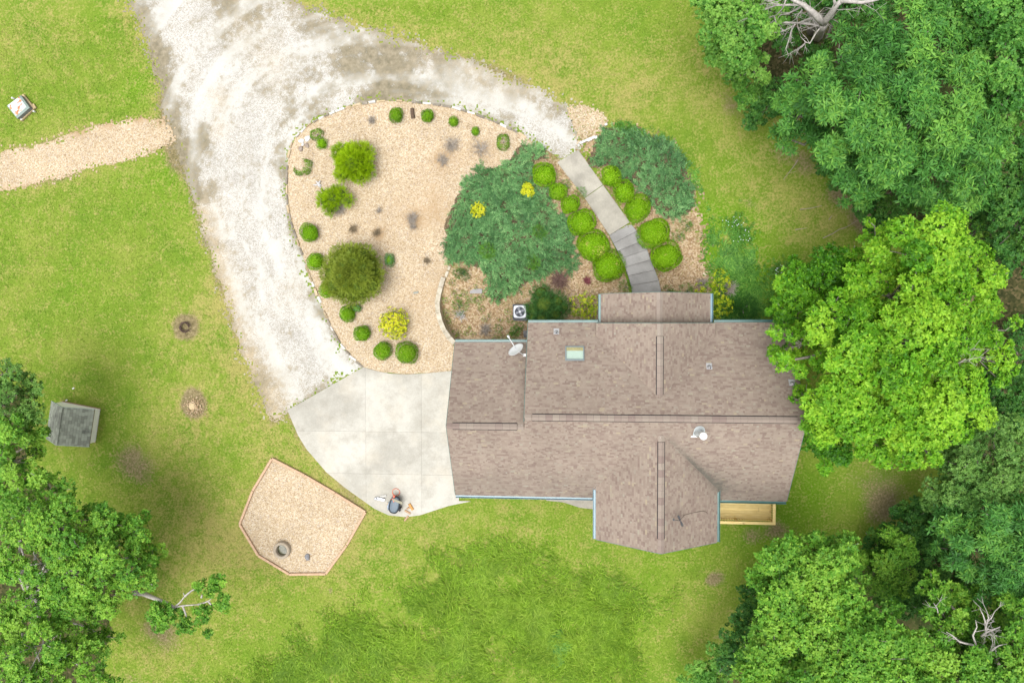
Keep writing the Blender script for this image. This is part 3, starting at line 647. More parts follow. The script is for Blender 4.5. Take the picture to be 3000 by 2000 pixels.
# ridge vents with cap shingles, dark slot either side
VBL = flat('black_vent_mesh', (.022, .020, .022), .9)
capr = random.Random(5)
def capmat():
    m, nt, b = new_mat('ridge_cap_shingle', .95, .12); t = attr(nt, 'tint'); p = pos(nt)
    c = ramp(nt, t, [(0, (.200, .152, .134)), (.5, (.235, .190, .162)), (1, (.262, .222, .186))])
    sp = voro(nt, p, 5.5, 'Distance'); k = ramp(nt, sp, [(.0, 1), (.045, 1), (.075, 0)]); sel = noise(nt, p, 1.6, 2)
    c = mix(nt, mth(nt, 'MULTIPLY', k, ramp(nt, sel, [(.52, 0), (.56, 1)])), c, (.62, .62, .60))
    setc(nt, b, c); return m
CAP = capmat()
def ridge(a, b, z, vent=True, side=PITCH, ends=(1, 1)):
    a = Vector((*a, z)); b = Vector((*b, z)); d = (b - a); L = d.length; d.normalize(); s = Vector((-d.y, d.x, 0))
    rv = bpy.data.objects.new('ridge_vent' if vent else 'ridge_cap_row', None); link(rv, house); rv.location = a
    hw = .135; up = .04 if vent else .012
    if vent:
        m = MB(); prof = [(-hw - .032, -(hw + .032) * side), (-hw - .032, -(hw + .032) * side + .03), (0, up - .012), (hw + .032, -(hw + .032) * side + .03), (hw + .032, -(hw + .032) * side), (0, -.004)]
        m.extrude(prof, (0, 0, 0), s, (0, 0, 1), d * L); m.build('vent_mesh', VBL, rv)
    n = max(1, int(L / .30)); st = L / n
    for i in range(n):
        o = d * (i * st); t_ = capr.choice([.05, .3, .5, .5, .6, .7, .8, .95])
        prof = [(-hw, -hw * side + up), (0, up), (hw, -hw * side + up), (hw, -hw * side + up + .012), (0, up + .014), (-hw, -hw * side + up + .012)]
        MB().extrude(prof, o, s, (0, 0, 1), d * (st - .006), t_).build('ridge_cap', CAP, rv)
    return rv
zc = lambda z: z + .004
def rx(px, z): return P(px, 1229, z)[0]
ridge((rx(1559, ZM), yM), (rx(2338, ZM), yM), zc(ZM)); ridge((xS + .02, yM), (rx(1556, ZM), yM), zc(ZM), False); ridge((rx(2341, ZM), yM), (xR - .02, yM), zc(ZM), False)
gxa, gxb = P(1325, 1254, ZG)[0], P(1515, 1254, ZG)[0]
ridge((gxa, yGM), (gxb, yGM), zc(ZG)); ridge((xL + .02, yGM), (gxa - .02, yGM), zc(ZG), False); ridge((gxb + .02, yGM), (xS - .05, yGM), zc(ZG), False)
ya, yb = P(1936, 985, NZ)[1], P(1936, 1157, NZ)[1]
ridge((ncx, yb), (ncx, ya), zc(NZ)); ridge((ncx, ya + .02), (ncx, ny1 - .02), zc(NZ), False); ridge((ncx, tN + .1), (ncx, yb - .02), zc(NZ), False)
ya, yb = P(1938, 1295, SZ)[1], P(1938, 1579, SZ)[1]
ridge((scx, yb), (scx, ya), zc(SZ)); ridge((scx, sy0 + .02), (scx, yb - .02), zc(SZ), False); ridge((scx, ya + .02), (scx, tS - .05), zc(SZ), False)
ridge((pcx, .06), (pcx, py1 - .02), zc(PRZ), False)

# walls
WALL = flat('cream_siding', (.42, .38, .30), .8, .2, 0, .08, 6); FND = flat('foundation_block', (.25, .24, .22), .9)
def gable_prism(axis, a0, a1, prof, name='wall'):
    m = MB()
    if axis == 'x': m.extrude(prof, (a0, 0, 0), (0, 1, 0), (0, 0, 1), (a1 - a0, 0, 0))
    else: m.extrude(prof, (0, a0, 0), (1, 0, 0), (0, 0, 1), (0, a1 - a0, 0))
    return m.build(name, WALL, house)
u = .15
def prof_y(y0, y1, zl, ym): return [(y0, -1.3), (y1, -1.3), (y1, zl(0, y1) - u), (ym, zl(0, ym) - u), (y0, zf['rear'](0, y0) - u)]
gable_prism('x', xS + .06, xR - .35, prof_y(yR + .35, yF - .35, zf['front'], yM))
gable_prism('x', xL + .35, xS + .058, prof_y(yR + .353, yG - .35, zf['gfront'], yGM))
gable_prism('y', sy0 + .3, yR + .347, [(sx0 + .35, -1.3), (sx1 - .35, -1.3), (sx1 - .35, GZ + .35 * PITCH - u), (scx, SZ - u), (sx0 + .35, GZ + .35 * PITCH - u)])
gable_prism('y', yF - .353, ny1 - .12, [(nx0 + .3, 2.5), (nx1 - .3, 2.5), (nx1 - .3, GZ + .3 * PITCH - u), (ncx, NZ - u), (nx0 + .3, GZ + .3 * PITCH - u)])
for sgn in (px0 + .3, px1 - .3):
    MB().box((sgn, py1 - .3, .72), (.16, .16, 3.7)).build('porch_post', TEAL, house, bevel=.01)
WHT = flat('white_trim', (.6, .6, .58), .5, .3)
def glassmat():
    m, nt, b = new_mat('window_glass', .06, .5); b.inputs['Base Color'].default_value = (.03, .04, .045, 1); return m
GLS = glassmat()
def window(c, wd, ht, nrm, name='window'):
    c = Vector(c); n = Vector(nrm); s = Vector((-n.y, n.x, 0)); o = bpy.data.objects.new(name, None); link(o, house); o.location = c
    fr = MB()
    for a, b, w1, h1 in ((0, ht / 2, wd + .1, .08), (0, -ht / 2, wd + .1, .08), (-wd / 2, 0, .08, ht), (wd / 2, 0, .08, ht), (0, 0, wd, .04)):
        q = s * a + Vector((0, 0, b)) + n * .03; fr.box(q, (w1, .06, h1) if abs(n.y) > .5 else (.06, w1, h1))
    fr.build('frame', WHT, o)
    MB().box(n * .012, (wd - .02, .02, ht - .02) if abs(n.y) > .5 else (.02, wd - .02, ht - .02)).build('pane', GLS, o)
yw = yR + .35; yfw = yF - .35
for x in (-4.0, -1.0): window((x, yw, 1.5), 1.0, 1.1, (0, -1, 0))
for x in (8.2,): window((x, yw, 1.6), 1.6, 1.9, (0, -1, 0), 'patio_door')
for x in (2.6, 5.3): window((x, sy0 + .3, 1.6), 1.1, 1.2, (0, -1, 0))
for x in (-.6, 7.5, 8.9): window((x, yfw, 1.2), 1.0, 1.1, (0, 1, 0))
window((xR - .35, -3, 1.6), 1.0, 1.2, (1, 0, 0)); window((xR - .35, -6, 1.6), 1.0, 1.2, (1, 0, 0))
dr = MB().box((ncx, yfw + .03, .1), (.95, .06, 2.05)).build('front_door', flat('red_brown_door', (.16, .05, .03), .5), house, bevel=.008)
for yc in (-2.95, -6.2):
    gd = bpy.data.objects.new('garage_door', None); link(gd, house); gd.location = (xL + .32, yc, 0)
    for k in range(4): MB().box((0, 0, .32 + k * .54), (.05, 2.6, .53)).build('door_panel', WHT, gd, bevel=.006)

# skylight
sk = bpy.data.objects.new('skylight', None); link(sk, house)
A = Pz(1656, 1013, zf['front']); Bq = Pz(1712, 1056, zf['front']); sxa, sxb, sya, syb = A[0], Bq[0], A[1], Bq[1]
fz = zf['front']; GREYM = flat('grey_skylight_frame', (.21, .25, .26), .4, .5, .3)
SKG = flat('pale_shaft_board', (.50, .58, .53), .6, .2, 0, .04); PINE = flat('pine_shaft', (.42, .33, .13), .6, .2, 0, .2, 12)
fw = .055
for q in ([(sxa, syb), (sxb, syb), (sxb, syb + fw * 1.4), (sxa, syb + fw * 1.4)], [(sxa, sya - fw), (sxb, sya - fw), (sxb, sya), (sxa, sya)], [(sxa, syb + fw * 1.4), (sxa + fw, syb + fw * 1.4), (sxa + fw, sya - fw), (sxa, sya - fw)], [(sxb - fw, syb + fw * 1.4), (sxb, syb + fw * 1.4), (sxb, sya - fw), (sxb - fw, sya - fw)]):
    MB().prism(q, lambda x, y: fz(x, y) - .02, lambda x, y: fz(x, y) + .12).build('frame', GREYM, sk, bevel=.008)
MB().prism([(sxa + fw, syb + fw), (sxb - fw, syb + fw), (sxb - fw, sya - fw - .16), (sxa + fw, sya - fw - .16)], lambda x, y: fz(x, y) + .0, lambda x, y: fz(x, y) + .025).build('shaft', SKG, sk)
MB().prism([(sxa + fw, sya - fw - .16), (sxb - fw, sya - fw - .16), (sxb - fw, sya - fw), (sxa + fw, sya - fw)], lambda x, y: fz(x, y) + .0, lambda x, y: fz(x, y) + .04).build('shaft_side', PINE, sk)
mg, ntg, bgx = new_mat('skylight_glass', .03, .5); tb_ = nd(ntg, 'ShaderNodeBsdfTransparent', None, Color=(.96, .99, .97, 1)); gl_ = nd(ntg, 'ShaderNodeBsdfGlossy', None, Roughness=.05); ms_ = nd(ntg, 'ShaderNodeMixShader', None, _0=.10, _1=tb_.outputs[0], _2=gl_.outputs[0]); ntg.links.new(ms_.outputs[0], ntg.nodes['Material Output'].inputs[0])
MB().prism([(sxa + fw * .8, syb + fw), (sxb - fw * .8, syb + fw), (sxb - fw * .8, sya - fw * .8), (sxa + fw * .8, sya - fw * .8)], lambda x, y: fz(x, y) + .085, lambda x, y: fz(x, y) + .095).build('glass', mg, sk)

# vent pipes and flue
PVC = flat('grey_vent_boot', (.36, .36, .365), .5, .3); DRK = flat('dark_pipe_mouth', (.03, .03, .05), .7)
def ventpipe(px, py):
    c = Pz(px, py, zf['front']); o = bpy.data.objects.new('vent_pipe', None); link(o, house); o.location = c
    s = .13; MB().prism([(-s, -s * .6), (s, -s * .6), (s, s * 1.5), (-s, s * 1.5)][::1], lambda x, y: -PITCH * y + .02, lambda x, y: -PITCH * y + .032).build('flashing', PVC, o)
    MB().lathe([(.105, .0), (.07, .1), (.058, .12), (.058, .34), (.042, .34), (.042, .2)], n=16).build('pipe', PVC, o, True)
    MB().lathe([(.041, .15), (.041, .26), (.001, .26)], n=12).build('pipe_mouth', DRK, o)
ventpipe(1630, 974); ventpipe(2078, 1076); ventpipe(2320, 1124)
c = Pz(2048, 1266, zf['rear']); fl = bpy.data.objects.new('flue', None); link(fl, house); fl.location = c
GALV = flat('galvanised_metal', (.50, .53, .53), .35, .5, .35, .08); WCAP = flat('white_metal_cap', (.74, .74, .74), .4, .4)
m = MB(); n = 14; pts = [(-.27, -.2)] + [(.24 * math.cos(math.pi - math.pi * k / n), .08 + .24 * math.sin(math.pi * k / n)) for k in range(n + 1)] + [(.24, -.2)]
m.prism(pts, lambda x, y: PITCH * y + .02, lambda x, y: PITCH * y + .035).build('flashing', GALV, fl)
MB().box((-.06, -.21, -.10), (.55, .05, .02), M=None).build('flashing_strip', WCAP, fl)
MB().lathe([(.23, .0), (.17, .22), (.15, .26)], n=20).build('cone', GALV, fl, True)
MB().lathe([(.125, .1), (.125, .95)], n=20).build('pipe', GALV, fl, True)
MB().lathe([(.16, .28), (.135, .33), (.126, .34)], n=20).build('storm_collar', GALV, fl, True)
MB().lathe([(.15, .90), (.165, .93), (.165, 1.06), (.15, 1.09), (.05, 1.13), (.001, 1.135)], n=24).build('cap', WCAP, fl, True)

# ---- satellite dish on the garage roof
Dc = P(1511, 1023, 3.95); dish = thing('satellite_dish', 'white satellite dish standing on the lower roof by the step in the eaves', 'satellite dish', (Dc[0], Dc[1], 3.95))
nrm = Vector((-.55 * .86, .83 * .86, .5)).normalized(); Mq = nrm.to_track_quat('Z', 'X').to_matrix()
DW = flat('white_dish_enamel', (.52, .53, .54), .4, .4, 0, .05)
prof = [(.001, -.055)] + [(.40 * k / 8, -.055 + .06 * (k / 8) ** 2) for k in range(1, 9)] + [(.40, -.005), (.37, -.02), (.2, -.062), (.001, -.075)]
MB().lathe(prof, n=28, M=Mq, cap=False).build('reflector', DW, dish, True)
low = Vector((-.45 * .55, .45 * .83, 0)); lnb = P(1489, 986, 4.05); lv = Vector((lnb[0] - Dc[0], lnb[1] - Dc[1], .02))
st = Vector((-.11, .16, -.27))
MB().tube([Vector((.0, .0, -.1)), st, lv], [.02, .022, .02], 6).build('feed_arm', DW, dish)
MB().lathe([(.0, -.08), (.05, -.07), (.055, .03), (.04, .08), (.001, .085)], lv, 10, M=(-nrm).to_track_quat('Z', 'X').to_matrix(), cap=False).build('feed_horn', DW, dish, True)
ft = Pz(1537, 1042, zf['gfront']); fv = Vector((ft[0] - Dc[0], ft[1] - Dc[1], ft[2] - 3.95))
MB().tube([Vector((0, 0, -.07)), Vector((.04, -.05, -.22)), fv], .022, 8).build('mast', flat('mast_metal', (.5, .5, .5), .4, .4, .3), dish)
lg = Pz(1492, 1037, zf['gfront']); lq = Vector((lg[0] - Dc[0], lg[1] - Dc[1], lg[2] - 3.95))
MB().tube([Vector((.0, -.03, -.2)), lq], .014, 6).build('brace', DW, dish)
MB().box(tuple(fv + Vector((0, 0, .02))), (.14, .2, .02)).build('foot', DW, dish)
# ---- antenna on the rear gable
az = zf['sr'](*P(1986, 1514, 4.3)); Ac = Pz(1988, 1515, lambda x, y: zf['sr'](x, y) + .0)
ant = thing('tv_antenna', 'small black aerial with crossed fins on the rear gable roof', 'antenna', tuple(Ac))
BLK = flat('black_metal', (.028, .03, .034), .5, .4)
Z_ = .55
MB().tube([(0, 0, 0), (0, 0, Z_ + .05)], .02, 8).build('mast', BLK, ant)
MB().tube([(0, 0, Z_), (-.30, .05, Z_)], .014, 6).build('boom', BLK, ant); MB().box((-.30, .05, Z_), (.07, .09, .07)).build('reflector_end', BLK, ant)
for sg in (1, -1):
    d = Vector((-.10, .24, 0)).normalized() * sg; s_ = Vector((-d.y, d.x, 0)); m = MB()
    for kk in (-.045, .0, .045):
        m.tube([d * .03 + s_ * kk * .4, d * .20 + s_ * kk * 1.1, d * .27 + s_ * kk * .5], .011, 5)
    m.add([d * .05 + s_ * -.03, d * .24 + s_ * -.03, d * .24 + s_ * .03, d * .05 + s_ * .03], [(0, 1, 2, 3)])
    for q in range(len(m.v)): m.v[q] = (m.v[q][0], m.v[q][1], m.v[q][2] + Z_)
    m.build('fin', BLK, ant)
cbl = [Ac + np.array([.05, 0, .3])] + [Pz(a, b, lambda x, y: zf['sr'](x, y) + .03) for a, b in ((2005, 1508), (2035, 1500), (2062, 1496), (2070, 1500), (2073, 1505))]
MB().tube([Vector(q) - Vector(Ac) for q in cbl], .010, 5).build('cable', flat('brown_cable', (.10, .075, .06), .7), ant)

# ---- rear deck
DKZ, RZ = .50, 1.26
dc = P(2272, 1537, RZ); dx1, dy0 = dc[0], dc[1]; dx0, dy1 = sx1 - .34, yR + .34
deck = thing('wooden_deck', 'new yellow pine deck with railing tucked behind the house', 'deck', (dx0, dy0, 0))
def pinemat():
    m, nt, b = new_mat('new_pine', .7, .25); p = pos(nt); mp = nd(nt, 'ShaderNodeMapping', None, Vector=p); mp.inputs['Scale'].default_value = (1.2, 14, 3)
    g_ = noise(nt, mp.outputs[0], 2, 4, .6); t = attr(nt, 'tint')
    c = ramp(nt, g_, [(.3, (.60, .44, .155)), (.55, (.72, .56, .24)), (.75, (.77, .63, .31))]); c = mix(nt, 1.0, c, ramp(nt, t, [(0, .85), (1, 1.1)]), 'MULTIPLY')
    k = ramp(nt, noise(nt, p, 2.6, 3), [(.66, 0), (.74, .7)]); c = mix(nt, k, c, (.20, .10, .035)); setc(nt, b, c); return m
PIN = pinemat(); lr = random.Random(9); W_, D_ = dx1 - dx0, dy1 - dy0
y = .05
while y < D_: MB().box((W_ / 2 - .03, y + .07, DKZ), (W_ - .1, .136, .035), t=lr.uniform(.25, .8)).build('plank', PIN, deck); y += .143
MB().box((W_ / 2, .07, RZ), (W_ , .14, .038), t=.8).build('rail_cap', PIN, deck, bevel=.006)
MB().box((W_ - .07, D_ / 2 + .07, RZ), (.14, D_ - .144, .038), t=.85).build('rail_cap', PIN, deck, bevel=.006)
MB().box((W_ / 2, .07, DKZ + .14), (W_ - .1, .04, .085), t=.6).build('bottom_rail', PIN, deck); MB().box((W_ - .07, D_ / 2 + .05, DKZ + .14), (.04, D_ - .1, .085), t=.6).build('bottom_rail', PIN, deck)
MB().box((W_ / 2, .07, RZ - .07), (W_ - .1, .036, .085), t=.6).build('top_rail', PIN, deck); MB().box((W_ - .07, D_ / 2 + .05, RZ - .07), (.036, D_ - .1, .085), t=.6).build('top_rail', PIN, deck)
bal = MB().box((0, 0, 0), (.036, .036, .62), t=.5).build('baluster', PIN, deck)
k = 0; spots = [(x, .07) for x in np.arange(.10, W_ - .1, .125)] + [(W_ - .07, yy) for yy in np.arange(.2, D_ - .05, .125)]
for (bx, by) in spots:
    o = bal if k == 0 else bal.copy()
    if k: COL.objects.link(o); o.parent = deck
    o.location = (bx, by + (.03 if by < .08 else 0), (DKZ + RZ) / 2); k += 1
for q in ((.05, .07), (W_ / 2, .085), (W_ - .08, .085), (W_ - .085, D_ - .1)): MB().box((q[0], q[1], .45), (.09, .09, 1.6), t=.4).build('post', PIN, deck)
MB().box((W_ / 2 - .03, .02, DKZ - .1), (W_ - .08, .036, .18), t=.5).build('rim_joist', PIN, deck); MB().box((W_ - .06, D_ / 2, DKZ - .1), (.036, D_, .18), t=.5).build('rim_joist', PIN, deck)
# =================================================================== VEGETATION
def unit(v): return v / (np.linalg.norm(v, axis=-1, keepdims=True) + 1e-9)
def frame(n):
    h = np.where(np.abs(n[:, 2:3]) < .9, np.array([[0, 0, 1.0]]), np.array([[1.0, 0, 0]]))
    a = unit(np.cross(h, n)); return a, np.cross(n, a)
def quads(c, d, nrm, L, W, mid=.5, droop=.0, lift=.0):
    """diamond leaves from c along d with face normal nrm"""
    L = np.broadcast_to(np.asarray(L, float), (len(c),))[:, None]; W = np.broadcast_to(np.asarray(W, float), (len(c),))[:, None]
    s = unit(np.cross(nrm, d)); tip = c + d * L - nrm * L * droop; m = c + d * L * mid + nrm * L * lift
    return np.stack([c, m - s * W / 2, tip, m + s * W / 2], 1).reshape(-1, 3)
def jit(n, k): return rng.normal(0, k, (n, 3))
def rosettes(c, n, K, L, W, elev=.25, tint=None, tj=.12):
    N = len(c); a, b = frame(n); ph0 = rng.uniform(0, 6.28, N); vs = []; ts = []
    for k in range(K):
        ph = ph0 + 6.283 * k / K + rng.normal(0, .25, N); e = elev + rng.normal(0, .22, N)
        d = unit(a * np.cos(ph)[:, None] + b * np.sin(ph)[:, None] + n * e[:, None])
        nn = unit(n - d * (n * d).sum(1, keepdims=True) + jit(N, .38))
        l = L * rng.uniform(.7, 1.25, N); vs.append(quads(c, d, nn, l, W / L * l, .55, .12, .06)); ts.append(np.clip(tint + rng.normal(0, tj, N), 0, 1))
    return np.concatenate(vs), np.concatenate(ts)
def sprays(c, d, n, K, L, W, tint, tj=.1, spread=.8):
    """frond: a rachis with K pairs of leaflets"""
    N = len(c); s = unit(np.cross(n, d)); n = np.cross(d, s) * -1; n = np.where((n[:, 2:3] < 0), -n, n); vs = []; ts = []
    L = np.broadcast_to(np.asarray(L, float), (N,))
    for k in range(K):
        f = (k + .6) / (K + .4); o = c + d * (L * f)[:, None] - n * (L * .18 * f * f)[:, None]
        ll = L * .42 * (1 - .45 * abs(f - .35)) 
        for sg in (-1, 1):
            dd = unit(d * .75 + s * sg * spread + jit(N, .12)); vs.append(quads(o, dd, unit(n + jit(N, .2)), ll, W * ll / .2, .5, .1)); ts.append(np.clip(tint + rng.normal(0, tj, N), 0, 1))
    o = c + d * (L * .85)[:, None] - n * (L * .15)[:, None]; vs.append(quads(o, d, n, L * .35, W * L * .35 / .2, .5)); ts.append(np.clip(tint + .12 + rng.normal(0, tj, N), 0, 1))
    vs.append(quads(c, d, n, L, L * .05, .5, .15)); ts.append(np.clip(tint - .15, 0, 1))
    return np.concatenate(vs), np.concatenate(ts)
def leaf_obj(name, V, T, m, parent=None, loc=None):
    n = len(V) // 4
    return mesh_np(name, V, np.arange(n * 4).reshape(n, 4), m, parent, {'tint': ('FACE', T)}, ploc=loc)

OAKY = leaf_mat('oak_leaves', (.034, .140, .005), (.112, .305, .010), (.265, .475, .028), .28)
OAKG = leaf_mat('green_oak_leaves', (.032, .125, .010), (.098, .270, .022), (.235, .425, .045), .28)
MIDG = leaf_mat('cool_green_leaves', (.022, .100, .012), (.062, .210, .028), (.155, .345, .052), .28)
WALN = leaf_mat('walnut_leaves', (.026, .110, .018), (.068, .222, .036), (.175, .380, .052), .28)
BROD = leaf_mat('broad_leaves', (.032, .130, .014), (.092, .255, .032), (.200, .385, .060), .28)
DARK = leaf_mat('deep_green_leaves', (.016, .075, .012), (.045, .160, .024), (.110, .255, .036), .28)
DULL = leaf_mat('dull_green_leaves', (.034, .108, .018), (.088, .210, .036), (.170, .320, .062), .28)
BLUEG = leaf_mat('grey_green_leaves', (.07, .12, .06), (.12, .19, .095), (.20, .28, .16), .25)
BARK = flat('grey_bark', (.23, .21, .175), .95, .1, 0, .3, 7); DEADW = flat('bleached_dead_wood', (.36, .335, .31), .9, .15, 0, .3, 9)

DK = 1.35
def tree(name, label, lobes, m, leaf=(.17, .085), dens=42, style='ros', group=None, trunk=True, sub=.40, fill=.25, cat='tree', tbias=0.0, K=6, bark=None, dead=0, base=None, squash=.72, zj=.0):
    """lobes: (px,py,z,r_px): boughs of the crown at their own heights"""
    lb = []
    for a, b, z, r in lobes:
        z = z + (rng.normal(0, zj) if zj else 0); q = P(a, b, z); lb.append((q[0], q[1], z, r * mpp(z)))
    lb = np.array(lb); cen = (lb[:, :3] * (lb[:, 3:4] ** 2)).sum(0) / (lb[:, 3] ** 2).sum()
    c0_ = P(*proj(cen), 0) * .55 + cen[:2] * .45 if cat == 'tree' else P(*proj(cen), 0)
    bx, by = c0_ if base is None else base
    gz = float(hgt(bx, by)); o = thing(name, label, cat, (bx, by, gz), 0, group); loc = (bx, by, gz)
    C = []; N = []; T = []
    subs = []
    for (x, y, z, r) in lb:
        k = max(6, int(10 * (r / 1.6) ** .8)); g = np.arange(k) + rng.uniform(0, 1)
        zz = 1 - (g / k) * 1.25; zz = np.clip(zz, -.45, 1); ph = g * 2.39996 + rng.uniform(0, 6)
        rad = np.sqrt(np.maximum(0, 1 - zz ** 2)); dirs = np.stack([rad * np.cos(ph), rad * np.sin(ph), zz], 1) + jit(k, .14)
        rs = r * sub * rng.uniform(.7, 1.3, k)
        sc = np.array([x, y, z]) + dirs * np.array([1, 1, squash]) * (r - rs * .75)[:, None]
        stn = rng.normal(0, .13, k); sc[:, 2] += rng.normal(0, .20 * r, k)
        for i in range(k):
            subs.append((sc[i], rs[i], dirs[i]))
            n = max(4, int(dens * DK * 2.6 * rs[i] ** 2 * 2.2))
            u = unit(rng.normal(0, 1, (n, 3))); u[:, 2] = np.where(rng.random(n) < .78, np.abs(u[:, 2]), u[:, 2])
            rr_ = rs[i] * rng.uniform(.62, 1.08, n); p = sc[i] + u * rr_[:, None] * np.array([1, 1, .8])
            C.append(p); N.append(unit(u * .55 + np.array([0, 0, .75]) + dirs[i] * .25 + jit(n, .28)))
            # tint pales outward and upward: crown light and shade put into leaf colour
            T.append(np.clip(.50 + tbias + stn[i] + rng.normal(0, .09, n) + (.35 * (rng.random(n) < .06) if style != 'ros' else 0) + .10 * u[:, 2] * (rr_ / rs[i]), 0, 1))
        nf = int(dens * fill * 3.1 * r * r)
        if nf:
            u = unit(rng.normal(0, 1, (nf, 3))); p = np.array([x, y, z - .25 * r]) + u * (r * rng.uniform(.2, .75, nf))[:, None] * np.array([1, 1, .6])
            C.append(p); N.append(unit(np.array([0, 0, 1.0]) + jit(nf, .5))); T.append(np.clip(.25 + rng.normal(0, .1, nf), 0, 1))  # inner fill leaves tinted darker, painting shade into the crown's gaps
    C = np.concatenate(C); N = np.concatenate(N); T = np.concatenate(T)
    C[:, 2] = np.maximum(C[:, 2], gz + .1)
    if style == 'ros': V, TT = rosettes(C, N, K, leaf[0] * .74, leaf[1] * .74, .30, T, .16)
    else:
        hd = unit(N * .35 + unit(C - np.array([bx, by, cen[2] - 1.5])) * .8 + jit(len(C), .45) * np.array([1, 1, .5]))
        V, TT = sprays(C, hd, N, K, leaf[0] * rng.uniform(.7, 1.3, len(C)), leaf[1], T)
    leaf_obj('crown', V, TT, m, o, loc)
    if trunk:
        L0 = np.array(loc); fork = np.array([bx, by, gz + max((.52 if cat == 'tree' else .3) * (cen[2] - gz), .3)])
        rt = (.022 * (cen[2] - gz) + .05) if cat == 'tree' else .035; bk = bark or BARK
        mb = MB(); pts = [L0 - L0, (fork - L0) * .5 + np.array([.08, -.05, 0]), fork - L0]; mb.tube(pts, [rt * 1.35, rt, rt * .85], 8); mb.build('trunk', bk, o, True)
        for j, (x, y, z, r) in enumerate(lb):
            e = np.array([x, y, z - .15 * r]) - L0; f0 = fork - L0; ln = np.linalg.norm(e - f0); mid_ = f0 + (e - f0) * .45 + np.array([rng.normal(0, .06 * ln), rng.normal(0, .06 * ln), .10 * ln])
            mb = MB(); mb.tube([f0, f0 * .6 + mid_ * .4 + rng.normal(0, .03 * ln, 3), mid_, mid_ * .5 + e * .5 + rng.normal(0, .04 * ln, 3), e], [rt * .55, rt * .45, rt * .36, rt * .26, rt * .16], 6)
            near = [s for s in subs if np.linalg.norm(s[0] - np.array([x, y, z])) < r * 1.1][:9]
            for s_ in near:
                q = s_[0] - L0; mb.tube([e * .85 + mid_ * .15, (e + q) / 2 + rng.normal(0, .08, 3), q + s_[2] * s_[1] * rng.choice([.4, .6, .95])], [rt * .16, rt * .1, .014], 4, cap=False)
            mb.build('limb', bk, o, True)
    return o, lb, subs

# ---- the woods. The bright oak leans over the roof
T_ = tree
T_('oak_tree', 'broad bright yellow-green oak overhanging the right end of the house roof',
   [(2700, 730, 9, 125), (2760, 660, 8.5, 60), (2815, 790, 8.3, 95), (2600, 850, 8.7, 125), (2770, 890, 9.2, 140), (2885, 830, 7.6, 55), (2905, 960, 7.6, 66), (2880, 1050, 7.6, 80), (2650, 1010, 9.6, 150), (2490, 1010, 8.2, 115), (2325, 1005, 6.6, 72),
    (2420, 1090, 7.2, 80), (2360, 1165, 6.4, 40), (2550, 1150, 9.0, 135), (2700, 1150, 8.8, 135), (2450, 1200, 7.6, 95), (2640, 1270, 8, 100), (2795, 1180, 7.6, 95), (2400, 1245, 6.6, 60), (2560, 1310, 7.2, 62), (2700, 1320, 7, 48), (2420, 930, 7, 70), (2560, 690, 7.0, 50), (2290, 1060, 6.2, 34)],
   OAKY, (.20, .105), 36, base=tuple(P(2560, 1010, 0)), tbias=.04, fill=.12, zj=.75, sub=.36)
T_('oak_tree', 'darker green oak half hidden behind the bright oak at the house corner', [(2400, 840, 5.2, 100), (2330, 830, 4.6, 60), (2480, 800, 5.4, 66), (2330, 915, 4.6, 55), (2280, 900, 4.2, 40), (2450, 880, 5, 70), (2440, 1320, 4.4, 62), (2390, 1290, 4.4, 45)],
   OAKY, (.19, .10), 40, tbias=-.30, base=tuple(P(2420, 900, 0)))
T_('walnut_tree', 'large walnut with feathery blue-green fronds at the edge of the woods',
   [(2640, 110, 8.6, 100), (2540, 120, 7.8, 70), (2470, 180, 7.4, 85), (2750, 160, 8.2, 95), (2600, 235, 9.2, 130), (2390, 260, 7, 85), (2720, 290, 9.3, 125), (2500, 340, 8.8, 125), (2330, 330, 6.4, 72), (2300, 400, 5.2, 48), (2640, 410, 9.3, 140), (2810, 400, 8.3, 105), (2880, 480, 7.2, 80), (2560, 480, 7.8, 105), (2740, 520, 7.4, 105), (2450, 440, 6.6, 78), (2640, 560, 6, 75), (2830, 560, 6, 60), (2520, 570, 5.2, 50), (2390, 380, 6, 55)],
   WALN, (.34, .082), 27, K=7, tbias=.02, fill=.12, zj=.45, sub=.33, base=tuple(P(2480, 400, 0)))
T_('broadleaf_tree', 'leafy mid-green tree at the upper left corner of the woods', [(2110, 50, 6.6, 75), (2185, 110, 7.2, 85), (2120, 150, 5.6, 62), (2220, 40, 6.8, 72), (2205, 195, 5, 52), (2090, -30, 6.4, 70), (2190, -50, 6.8, 80), (2160, 200, 4.4, 36)], BROD, (.15, .10), 52, tbias=.10)
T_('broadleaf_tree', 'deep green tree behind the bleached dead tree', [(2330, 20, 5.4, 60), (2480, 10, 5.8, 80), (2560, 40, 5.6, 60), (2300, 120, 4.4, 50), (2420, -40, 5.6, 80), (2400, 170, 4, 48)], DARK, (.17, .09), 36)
T_('broadleaf_tree', 'round-topped green tree in the upper right corner', [(2830, 30, 8.2, 100), (2930, 50, 8.8, 90), (2760, 40, 7.4, 60), (2870, 110, 7.4, 62), (3010, 20, 8.6, 100), (2900, -60, 8.4, 110)], MIDG, (.18, .10), 40, tbias=.04)
T_('broadleaf_tree', 'pale tufted tree on the right edge above the dark hollow', [(2940, 190, 8.8, 85), (3000, 250, 8.6, 95), (2880, 260, 7.8, 78), (2950, 320, 7.4, 66), (2860, 330, 6.4, 55), (3030, 150, 8, 80), (2900, 370, 6.2, 48)], MIDG, (.19, .10), 40, tbias=.12)
